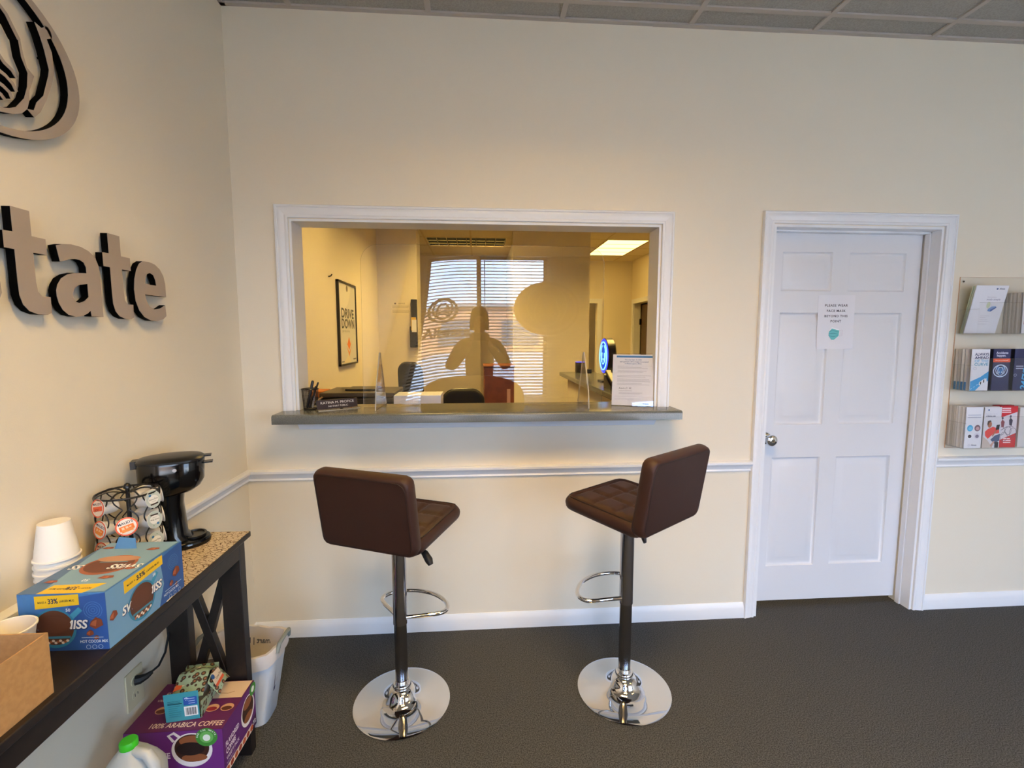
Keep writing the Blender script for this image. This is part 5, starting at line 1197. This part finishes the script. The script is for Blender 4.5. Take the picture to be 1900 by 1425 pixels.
# framed poster on the office left wall
po_ = thing('framed_poster', 'black-framed DRIVE DOWN poster on the yellow-lit office wall', 'poster', (OX0, 2.3, 1.23))
py0, py1, pz0, pz1 = 1.935, 2.525, 1.232, 1.988
FP = fr((OX0 + .012, py0, pz0), (0, 1, 0), (0, 0, 1))
W, H = py1 - py0, pz1 - pz0
fm = MB()
for a in ((0, .016, 0, H), (W - .016, W, 0, H), (0, W, 0, .016), (0, W, H - .016, H)): fm.prism([(a[0], a[2]), (a[1], a[2]), (a[1], a[3]), (a[0], a[3])], FP, -.0115, .012)
obj('frame', fm, BLACK, po_); obj('print_sheet', MB().prism([(.01, .01), (W - .01, .01), (W - .01, H - .01), (.01, H - .01)], FP, -.011, .002), M('poster_paper', '#D9D6CE', .4), po_)
pr = Print(FP, .0026)
pr.poly([(.02, H * .55), (W * .55, H * .75), (W * .75, H - .02), (.02, H - .02)], '#E8E4DA'); pr.poly([(W * .2, .02), (W * .5, .10), (W * .62, .02)], '#E9DDBE')
pr.fit('DRIVE', W * .16, W * .86, H * .575, .118, '#4A4C52', .03); pr.fit('DOWN', W * .16, W * .88, H * .450, .118, '#4A4C52', .03); pr.text('your risk of a loss', W * .18, H * .40, .034, '#8A8A8C', 'l', 0, 1)
pr.poly([(W * .36, H * .30), (W * .44, H * .255), (W * .53, H * .345), (W * .62, H * .255), (W * .70, H * .30), (W * .53, H * .18)], '#E07A3A'); pr.poly([(W * .38, H * .235), (W * .53, H * .155), (W * .68, H * .235), (W * .53, H * .10)], '#E89A5A')
pr.ell(W * .5, H * .93, .03, .03, '#7A7468', 14); pr.rect(W * .76, .04, W * .93, .055, '#7A7A7A'); pr.rect(W * .1, .03, W * .24, .042, '#8A8A8A')
pr.build(po_)
hk = tag(obj('wall_hook', MB().tube([(OX0, 1.74, 1.985), (OX0 + .02, 1.745, 1.99), (OX0 + .024, 1.76, 2.005)], .005, 8), BLACK), 'small dark hook on the office wall left of the poster', 'hook')
# paper pinned to the pier
nn = thing('paper_notice', 'white printed notice taped to the wall pier behind the sneeze guard', 'notice', (.16, 3.66, 1.75))
FN = fr((.045, 3.658, 1.755), (1, 0, 0), (0, 0, 1)); obj('sheet', MB().prism([(0, 0), (.235, 0), (.235, .175), (0, .175)], FN, -.001, 0), M('notice_paper', '#EADFC6', .6), nn)
pr = Print(FN, .0005); pr.ell(.05, .145, .012, .010, '#6A5A48', 14); pr.text('NOTICE', .09, .138, .022, '#6A5A48', 'l'); pr.lines(.015, .22, .115, 3, .012, '#9A8870', .003, .2); pr.lines(.015, .22, .06, 3, .012, '#9A8870', .003, .2); pr.build(nn)
# black wall file with yellow sheet
wf = thing('wall_file', 'black wall file pocket with yellow and white sheets on the pier edge', 'wall file', (.35, 3.6, 1.5))
obj('pocket', MB().box(.275, .363, 3.60, 3.658, 1.36, 1.62).box(.290, .362, 3.625, 3.658, 1.60, 1.95), BLACKM, wf, bevel=.006); obj('yellow_sheet', MB().box(.292, .352, 3.590, 3.5985, 1.57, 1.73), M('yellow_paper', '#E3B94A', .6), wf); obj('white_sheet', MB().box(.300, .358, 3.588, 3.5895, 1.55, 1.70), PAPER, wf)

# desk below the counter on the office side
dk = thing('office_desk', 'office desk standing just behind the counter, mostly hidden', 'desk', (.8, .7, 0))
DKM = M('desk_laminate', '#8A6E4C', .4); obj('desktop', MB().box(-.10, 1.95, .30, 1.06, .725, .755), DKM, dk, bevel=.003)
for xa in (-.09, 1.91): obj('side_panel', MB().box(xa, xa + .03, .32, 1.04, 0, .725), DKM, dk)
obj('modesty_panel', MB().box(-.06, 1.91, .33, .35, .25, .725), DKM, dk)
# printer
pn = thing('printer', 'black desktop printer behind the name plate in the office', 'printer', (.31, .72, .755))
PK = M('printer_black', '#17130F', .35); PT = M('printer_top', '#3A3128', .4)
obj('body', MB().box(.150, .590, .62, .96, .756, 1.122), PK, pn, bevel=.012); obj('scanner_lid', MB().box(.145, .595, .615, .965, 1.124, 1.152), PT, pn, bevel=.006); obj('lid_pad', MB().box(.27, .47, .72, .90, 1.153, 1.164), PK, pn, bevel=.004)
obj('paper_tray', MB().bar((.150, .75, 1.075), (.02, .75, 1.100), .20, .010), PK, pn); obj('tray_guide', MB().bar((.10, .63, 1.085), (.165, .612, 1.128), .012, .008), M('tray_cream', '#B89A70', .5), pn)
ob = thing('cardboard_carton', 'small orange-brown carton by the office wall behind the pen cup', 'box', (.02, .80, .755)); obj('carton', MB().box(-.030, .090, .86, 1.02, .756, 1.135), M('orange_card', '#B06A34', .7), ob, bevel=.002); obj('flap', MB().box(-.031, .091, .858, .8595, 1.09, 1.133), M('orange_card_dark', '#A45E2C', .7), ob)
wc = thing('white_carton', 'white flat-sided carton on the desk just behind the sneeze guard', 'box', (.70, .60, .755)); obj('carton', MB().box(.600, .882, .56, .76, .756, 1.140), M('white_card', '#DADCE6', .5), wc, bevel=.002); obj('tape', MB().box(.715, .745, .558, .5595, .80, 1.139), M('tape_pale', '#E9EAF0', .3), wc)
# office chairs
def office_chair(label, x, y, rz, ztop, wdt):
    t = thing('office_chair', label, 'office chair', (0, 0, 0), 'black office chairs behind the counter', world=False)
    CF = M('chair_fabric', '#15130F', .75, bump=(300, .4))
    obj('seat', cushion(.24, .23, .08, .08, 0, 48, 8).xform(Matrix.Translation((0, 0, .48))), CF, t, angle=70)
    hb = (ztop - .60) / 2
    obj('backrest', cushion(wdt / 2, hb, .05, .10, 0, 60, 8, e=.02).xform(Matrix.Translation((0, -.22, .60 + hb)) @ Matrix.Rotation(pi / 2 + .06, 4, 'X')), CF, t, angle=70)
    obj('back_frame', MB().tube([(*rrect(math.cos(2 * pi * i / 60), math.sin(2 * pi * i / 60), wdt / 2 - .004, hb - .004, .10), .0) for i in range(60)], .010, 8, True).xform(Matrix.Translation((0, -.22, .60 + hb)) @ Matrix.Rotation(pi / 2 + .06, 4, 'X')), BLACK, t)
    obj('back_post', MB().tube([(0, -.10, .43), (0, -.27, .45), (0, -.27, .75)], .018, 8), BLACK, t); obj('gas_lift', MB().tube([(0, 0, .10), (0, 0, .44)], .028, 12), BLACK, t)
    for k in range(5):
        a = 2 * pi * k / 5; lg = obj('leg', MB().bar((0, 0, .10), (.27 * math.cos(a), .27 * math.sin(a), .075), .04, .03), BLACK, t)
        obj('caster', MB().tube([(.27 * math.cos(a) - .012, .27 * math.sin(a), .028), (.27 * math.cos(a) + .012, .27 * math.sin(a), .028)], .028, 14), BLACK, lg)
    t.location = (x, y, 0); t.rotation_euler = (0, 0, rz); return t
office_chair('black office chair directly behind the white carton, its curved top showing', .965, 1.62, .1, 1.085, .33)
office_chair('black office chair farther back, standing by the wall pier', .53, 2.75, -.5, 1.235, .30)
# brown cabinet with a paper label
bc = thing('wooden_cabinet', 'reddish brown wooden cabinet with a small paper label in the office', 'cabinet', (1.31, 2.7, 0)); BW_ = M('red_brown_wood', '#7A3E1E', .45, noise=(9, '#6A3418', 4))
obj('body', MB().box(1.165, 1.475, 2.50, 2.95, 0, 1.185), BW_, bc, bevel=.004); obj('door', MB().box(1.172, 1.468, 2.482, 2.4995, .05, 1.178), BW_, bc, bevel=.003); obj('label', MB().box(1.40, 1.435, 2.4785, 2.4815, .70, .96), M('pinkish_label', '#C99A84', .6), bc); obj('top_trim', MB().box(1.160, 1.480, 2.478, 2.955, 1.186, 1.198), BW_, bc)
# half wall with ledge, and things on it
hw = struct(obj('wall_half', MB().box(2.10, 2.34, .70, 2.86, 0, 1.055), OW))
lg = thing('ledge_top', 'grey-green laminate ledge running back along the office half wall', 'counter', (2.2, 1.8, 1.06)); obj('slab', MB().box(2.02, 2.42, .62, 2.95, 1.0555, 1.098), COUNTER, lg, bevel=.008)
LZ = 1.0985
sp = thing('speaker_box', 'small black ribbed box with blue top light on office ledge', 'speaker', (2.25, 2.86, LZ)); obj('body', MB().box(2.185, 2.285, 2.78, 2.88, LZ, LZ + .115), BLACKM, sp, bevel=.004)
for i in range(4): obj('rib', MB().box(2.183, 2.287, 2.776, 2.780, LZ + .018 + .022 * i, LZ + .026 + .022 * i), BLACK, sp)
obj('glow_strip', MB().box(2.186, 2.284, 2.781, 2.879, LZ + .1155, LZ + .119), EM('blue_glow', (.12, .10, 1.0), 2.2), sp)
# neon emblem sign, turned sideways
nsx, nsy, nsz = 2.215, 1.80, 1.325
ns = thing('neon_sign', 'round blue neon emblem sign on a stand on office ledge', 'sign', (nsx, nsy, LZ))
NB = M('sign_navy_body', '#0A0E24', .3)
Rn = Matrix.Translation((nsx, nsy, nsz)) @ Matrix.Rotation(-pi / 2, 4, 'Y')
obj('drum', MB().lathe([(0, -.072), (.148, -.072), (.156, -.064), (.156, -.004), (.150, 0), (0, 0)], mat=Rn, n=48), NB, ns)
FNs = (Vector((nsx - .0005, nsy, nsz)), Vector((0, -1, 0)), Vector((0, 0, 1)), Vector((-1, 0, 0)))
pr = Print(FNs, .0006); pr.ell(0, 0, .151, .151, EM('neon_blue_rim', (.05, .06, 1.0), 2.2), 48); pr.ell(0, 0, .128, .128, EM('neon_blue_face', (.02, .10, .75), 1.1), 48); pr.build(ns, 'lit_face')
NE = EM('neon_cyan', (.30, .80, 1.0), 1.7)
b = MB().tube([(nsx - .006, nsy + .116 * math.cos(2 * pi * i / 48), nsz + .122 * math.sin(2 * pi * i / 48)) for i in range(48)], .0055, 8, True)
for s in (1, -1):
    for q in (EMB_HANDL, EMB_PALML, [(-0.977, 2.26), (-1.045, 2.31)], EMB_FING[1]):
        b.tube([(nsx - .006, nsy - emb_n(p, s)[0] * .108, nsz + emb_n(p, s)[1] * .140 + .002) for p in q], .0036, 6)
obj('neon_tube', b, NE, ns)
obj('stand_pole', MB().tube([(nsx + .036, nsy, LZ + .012), (nsx + .036, nsy, nsz - .15)], .012, 10), BLACK, ns); obj('stand_foot', MB().box(nsx - .035, nsx + .105, nsy - .07, nsy + .07, LZ, LZ + .012), BLACK, ns, bevel=.003)
# desk phone
dp_ = thing('desk_phone', 'black desk telephone on the office ledge behind the letter stand', 'telephone', (2.22, 1.25, LZ)); obj('body', MB().add([(2.10, 1.16, LZ), (2.32, 1.16, LZ), (2.32, 1.36, LZ), (2.10, 1.36, LZ), (2.10, 1.16, LZ + .02), (2.32, 1.16, LZ + .02), (2.32, 1.36, LZ + .10), (2.10, 1.36, LZ + .10)], [(3, 2, 1, 0), (4, 5, 6, 7), (0, 1, 5, 4), (1, 2, 6, 5), (2, 3, 7, 6), (3, 0, 4, 7)], 0, False), BLACK, dp_)
obj('handset', MB().bar((2.13, 1.17, LZ + .045), (2.13, 1.36, LZ + .125), .045, .022), BLACK, dp_, bevel=.006); obj('screen', MB().bar((2.19, 1.345, LZ + .103), (2.30, 1.345, LZ + .103), .03, .003), M('lcd_grey', '#7A8278', .3), dp_)
ew = thing('small_camera', 'tiny black and silver camera standing beside the neon sign', 'camera', (2.17, 2.15, LZ)); obj('body', MB().box(2.15, 2.19, 2.13, 2.16, LZ + .045, LZ + .085), BLACK, ew, bevel=.003); obj('stand', MB().tube([(2.17, 2.145, LZ), (2.17, 2.145, LZ + .046)], .006, 8), M('silver', '#C8C8CC', .25, metal=.8), ew)

# ================================================================== BEHIND THE CAMERA (seen mirrored in the guard)
BLM = M('blind_slat_white', '#D8CDBA', .5)
bl = thing('window_blind', 'white horizontal slat blind across the shop window behind the camera', 'blind', (1.45, RY + .04, WINA[2]))
sl = MB(); n = 6
bx0, bx1 = .30, 2.68
for i in range(n + 1):
    u = -.5 + i / n; sl.v.append((bx0, u * .046, .004 * (1 - 4 * u * u) - u * .019)); sl.v.append((bx1, u * .046, .004 * (1 - 4 * u * u) - u * .019))
for i in range(n): sl.f.append((2 * i, 2 * i + 1, 2 * i + 3, 2 * i + 2)); sl.m.append(0); sl.sm.append(True)
sme = sl.mesh('slat', BLM); SLN = 44; st_ = (2.52 - .66) / SLN
for i in range(SLN + 1):
    o = link('slat', sme, bl); o.location = (0, RY + .045, .66 + i * st_)
    o.matrix_parent_inverse = Matrix.Translation(bl.location).inverted()
obj('head_rail', MB().box(bx0, bx1, RY + .008, RY + .075, 2.545, 2.605), BLM, bl); obj('bottom_rail', MB().box(bx0, bx1, RY + .022, RY + .068, .625, .645), BLM, bl)
for cxx in (.62, 1.0, 1.32, 1.75, 2.3): obj('ladder_cord', MB().tube([(cxx, RY + .021, .64), (cxx, RY + .021, 2.55)], .0018, 5), BLM, bl)
obj('tilt_wand', MB().tube([(1.20, RY + .09, 1.3), (1.20, RY + .085, 2.54)], .006, 8), M('wand_grey', '#8C8680', .4), bl)
# vinyl emblem and word on the glass
vy = thing('window_decal', 'dark vinyl emblem and word stuck on the shop window glass', 'decal', (.62, RY - .09, 1.6))
DV = M('decal_vinyl', '#2A2622', .6)
Fv = fr((.60, RY - .086, 1.86), (-1, 0, 0), (0, 0, 1))      # reads the right way from outside
pr = Print((Fv[0], Vector((1, 0, 0)), Vector((0, 0, 1)), Vector((0, -1, 0))), .0)
emblem(pr, .02, 0, .21, DV, .12); pr.text('Allstate', -.22, -.36, .20, DV, 'l', .03); pr.build(vy, 'vinyl')
# oval sign hanging in the window
ov = thing('oval_window_sign', 'big oval white emblem sign hanging inside the shop window', 'sign', (2.02, RY + .14, 1.56))
OVM = M('oval_sign_back', '#B7A588', .6)
_n = OVM.node_tree.nodes; _t = _n.new('ShaderNodeBsdfTranslucent'); _t.inputs['Color'].default_value = hexl('#C9B48E'); _x = _n.new('ShaderNodeMixShader'); _x.inputs['Fac'].default_value = .10
OVM.node_tree.links.new(_n['Principled BSDF'].outputs[0], _x.inputs[1]); OVM.node_tree.links.new(_t.outputs[0], _x.inputs[2]); OVM.node_tree.links.new(_x.outputs[0], _n['Material Output'].inputs['Surface']); ocx, ocz = 2.01, 1.86
Ro = Matrix.Translation((ocx, RY + .14, ocz)) @ Matrix.Rotation(-pi / 2, 4, 'X') @ Matrix.Scale(.80, 4, (0, 1, 0))
obj('panel', MB().lathe([(0, 0), (.425, 0), (.432, .008), (.432, .030), (.425, .038), (0, .038)], mat=Ro, n=64), OVM, ov)
pr = Print((Vector((ocx, RY + .1785, ocz)), Vector((-1, 0, 0)), Vector((0, 0, 1)), Vector((0, 1, 0))), .001); emblem(pr, 0, 0, .405, M('oval_relief', '#D2C4A8', .5), .055, 1.02); pr.build(ov, 'relief')
obj('hanger', MB().tube([(ocx - .2, RY + .158, ocz + .30), (ocx - .2, RY + .158, CZ)], .003, 6).tube([(ocx + .2, RY + .158, ocz + .30), (ocx + .2, RY + .158, CZ)], .003, 6), M('wand_grey', '#8C8680', .4), ov)

# the photographer, holding a phone
pe = thing('person', 'person in dark clothes standing with both hands raised to a phone', 'person', (1.13, -2.62, 0))
def skin(name, verts, edges, rad, mat, parent, sub=2, root=0):
    me = bpy.data.meshes.new(name); me.from_pydata([Vector(v) for v in verts], edges, []); o = bpy.data.objects.new(name, me); COL.objects.link(o)
    sk = o.modifiers.new('skin', 'SKIN'); sk.use_smooth_shade = True
    if not me.skin_vertices: me.skin_vertices.new()
    for i, r in enumerate(rad): me.skin_vertices[0].data[i].radius = (r, r) if not isinstance(r, tuple) else r; me.skin_vertices[0].data[i].use_root = (i == root)
    su = o.modifiers.new('sub', 'SUBSURF'); su.levels = sub; su.render_levels = sub
    me.materials.append(mat); o.parent = parent; o.matrix_parent_inverse = Matrix.Translation(parent.location).inverted(); return o
SK = M('skin_tone', '#B98A6C', .55); SHIRT = M('dark_shirt', '#23242B', .8); TRO = M('dark_trousers', '#1A1B20', .85); HAIR = M('dark_hair', '#1F1712', .6)
bx, by = 1.125, -2.66
V = []; Eg = []; Rd = []
def jv(p, r, link_to=None):
    V.append((bx + p[0], by + p[1], p[2])); Rd.append(r)
    if link_to is not None: Eg.append((link_to, len(V) - 1))
    return len(V) - 1
pel = jv((0, 0, .93), (.155, .110)); ws = jv((0, .0, 1.08), (.140, .098), pel); ch = jv((0, 0, 1.27), (.165, .112), ws); nk0 = jv((0, -.005, 1.43), (.095, .075), ch); nk = jv((0, 0, 1.50), .056, nk0); hd0 = jv((0, .01, 1.56), (.062, .075), nk); hd1 = jv((0, .015, 1.66), (.076, .095), hd0); hd2 = jv((0, .01, 1.745), (.058, .072), hd1)
for s in (-1, 1):
    sh_ = jv((s * .195, -.01, 1.400), .066, nk0); el = jv((s * .300, .05, 1.155), .052, sh_); wr = jv((s * .105, .285, 1.41), .030, el); pm = jv((s * .085, .318, 1.448), (.036, .020), wr)
    hp = jv((s * .095, 0, .86), .095, pel); kn_ = jv((s * .105, .02, .49), .062, hp); an = jv((s * .11, -.01, .10), .042, kn_); jv((s * .125, .13, .045), (.045, .032), an)
skin('body', V, Eg, Rd, SK, pe)
def sub_skin(name, idx, grow, mat, root=None):
    mp = {v: i for i, v in enumerate(idx)}; e = [(mp[a], mp[b_]) for a, b_ in Eg if a in mp and b_ in mp]
    vv = [V[i] for i in idx]; rr = [tuple(q + grow for q in (Rd[i] if isinstance(Rd[i], tuple) else (Rd[i], Rd[i]))) for i in idx]
    return skin(name, vv, e, rr, mat, pe)
sub_skin('shirt', [0, 1, 2, 3, 8, 9, 10, 16, 17, 18], .013, SHIRT); sub_skin('trousers', [0, 12, 13, 14, 20, 21, 22], .014, TRO)
hcap = MB().grid(lambda u, v: (bx + (.102 + .01 * max(0, v - .6)) * math.sin(pi * min(.5, .62 * v)) * math.cos(2 * pi * u), by - .004 + .118 * math.sin(pi * min(.5, .62 * v)) * math.sin(2 * pi * u) - .05 * max(0, math.sin(2 * pi * u)) * v, 1.70 + .125 * math.cos(pi * .62 * v) - (.09 if math.sin(2 * pi * u) < .35 else .0) * max(0, v - .55) / .45), 36, 18, closed_u=True)
obj('hair', hcap, HAIR, pe)
fc = MB().lathe([(0, .024), (.010, .010), (.014, -.004), (.011, -.012), (0, -.012)], mat=Matrix.Translation((bx, by + .098, 1.640)) @ Matrix.Rotation(-pi / 2 + .5, 4, 'X'), n=14)
obj('nose', fc, SK, pe)
for s in (-1, 1):
    obj('eye', MB().lathe([(0, .011), (.008, .008), (.011, 0), (0, -.004)], mat=Matrix.Translation((bx + s * .032, by + .088, 1.668)) @ Matrix.Rotation(-pi / 2, 4, 'X'), n=14), M('eye_white', '#E4E0DA', .2), pe)
    obj('ear', MB().lathe([(0, .010), (.016, .006), (.022, 0), (0, -.006)], mat=Matrix.Translation((bx + s * .082, by + .005, 1.645)) @ Matrix.Rotation(s * pi / 2, 4, 'Y'), n=16), SK, pe)
    wr_ = Vector((bx + s * .085, by + .318, 1.448))
    for k in range(4):                               # fingers curl behind and round the phone's edge
        z = 1.462 + .017 * k; ln = (.068, .076, .072, .058)[k]
        obj('finger', MB().tube([wr_ + Vector((0, 0, .006 + .008 * k)), (bx + s * .092, by + .338, z), (bx + s * .080, by + .350, z + .002), (bx + s * (.092 - ln * .45), by + .352, z + .003)], [.0105, .0098, .0092, .0075], 8), SK, pe)
    obj('thumb', MB().tube([wr_ + Vector((-s * .012, -.006, 0)), (bx + s * .074, by + .312, 1.468), (bx + s * .058, by + .318, 1.486)], [.012, .0112, .009], 8), SK, pe)
obj('mouth', MB().tube([(bx - .022, by + .092, 1.605), (bx, by + .099, 1.603), (bx + .022, by + .092, 1.605)], [.003, .005, .003], 8), M('lip', '#9A5F50', .5), pe)
ph = thing('phone', 'dark smartphone held up in both hands by the person', 'phone', (bx - .005, by + .335, 1.49)); obj('case', MB().box(bx - .082, bx + .082, by + .328, by + .337, 1.452, 1.530), BLACKG, ph, bevel=.003); obj('screen', MB().box(bx - .078, bx + .078, by + .3268, by + .3278, 1.455, 1.527), M('screen_glass', '#101418', .08), ph)
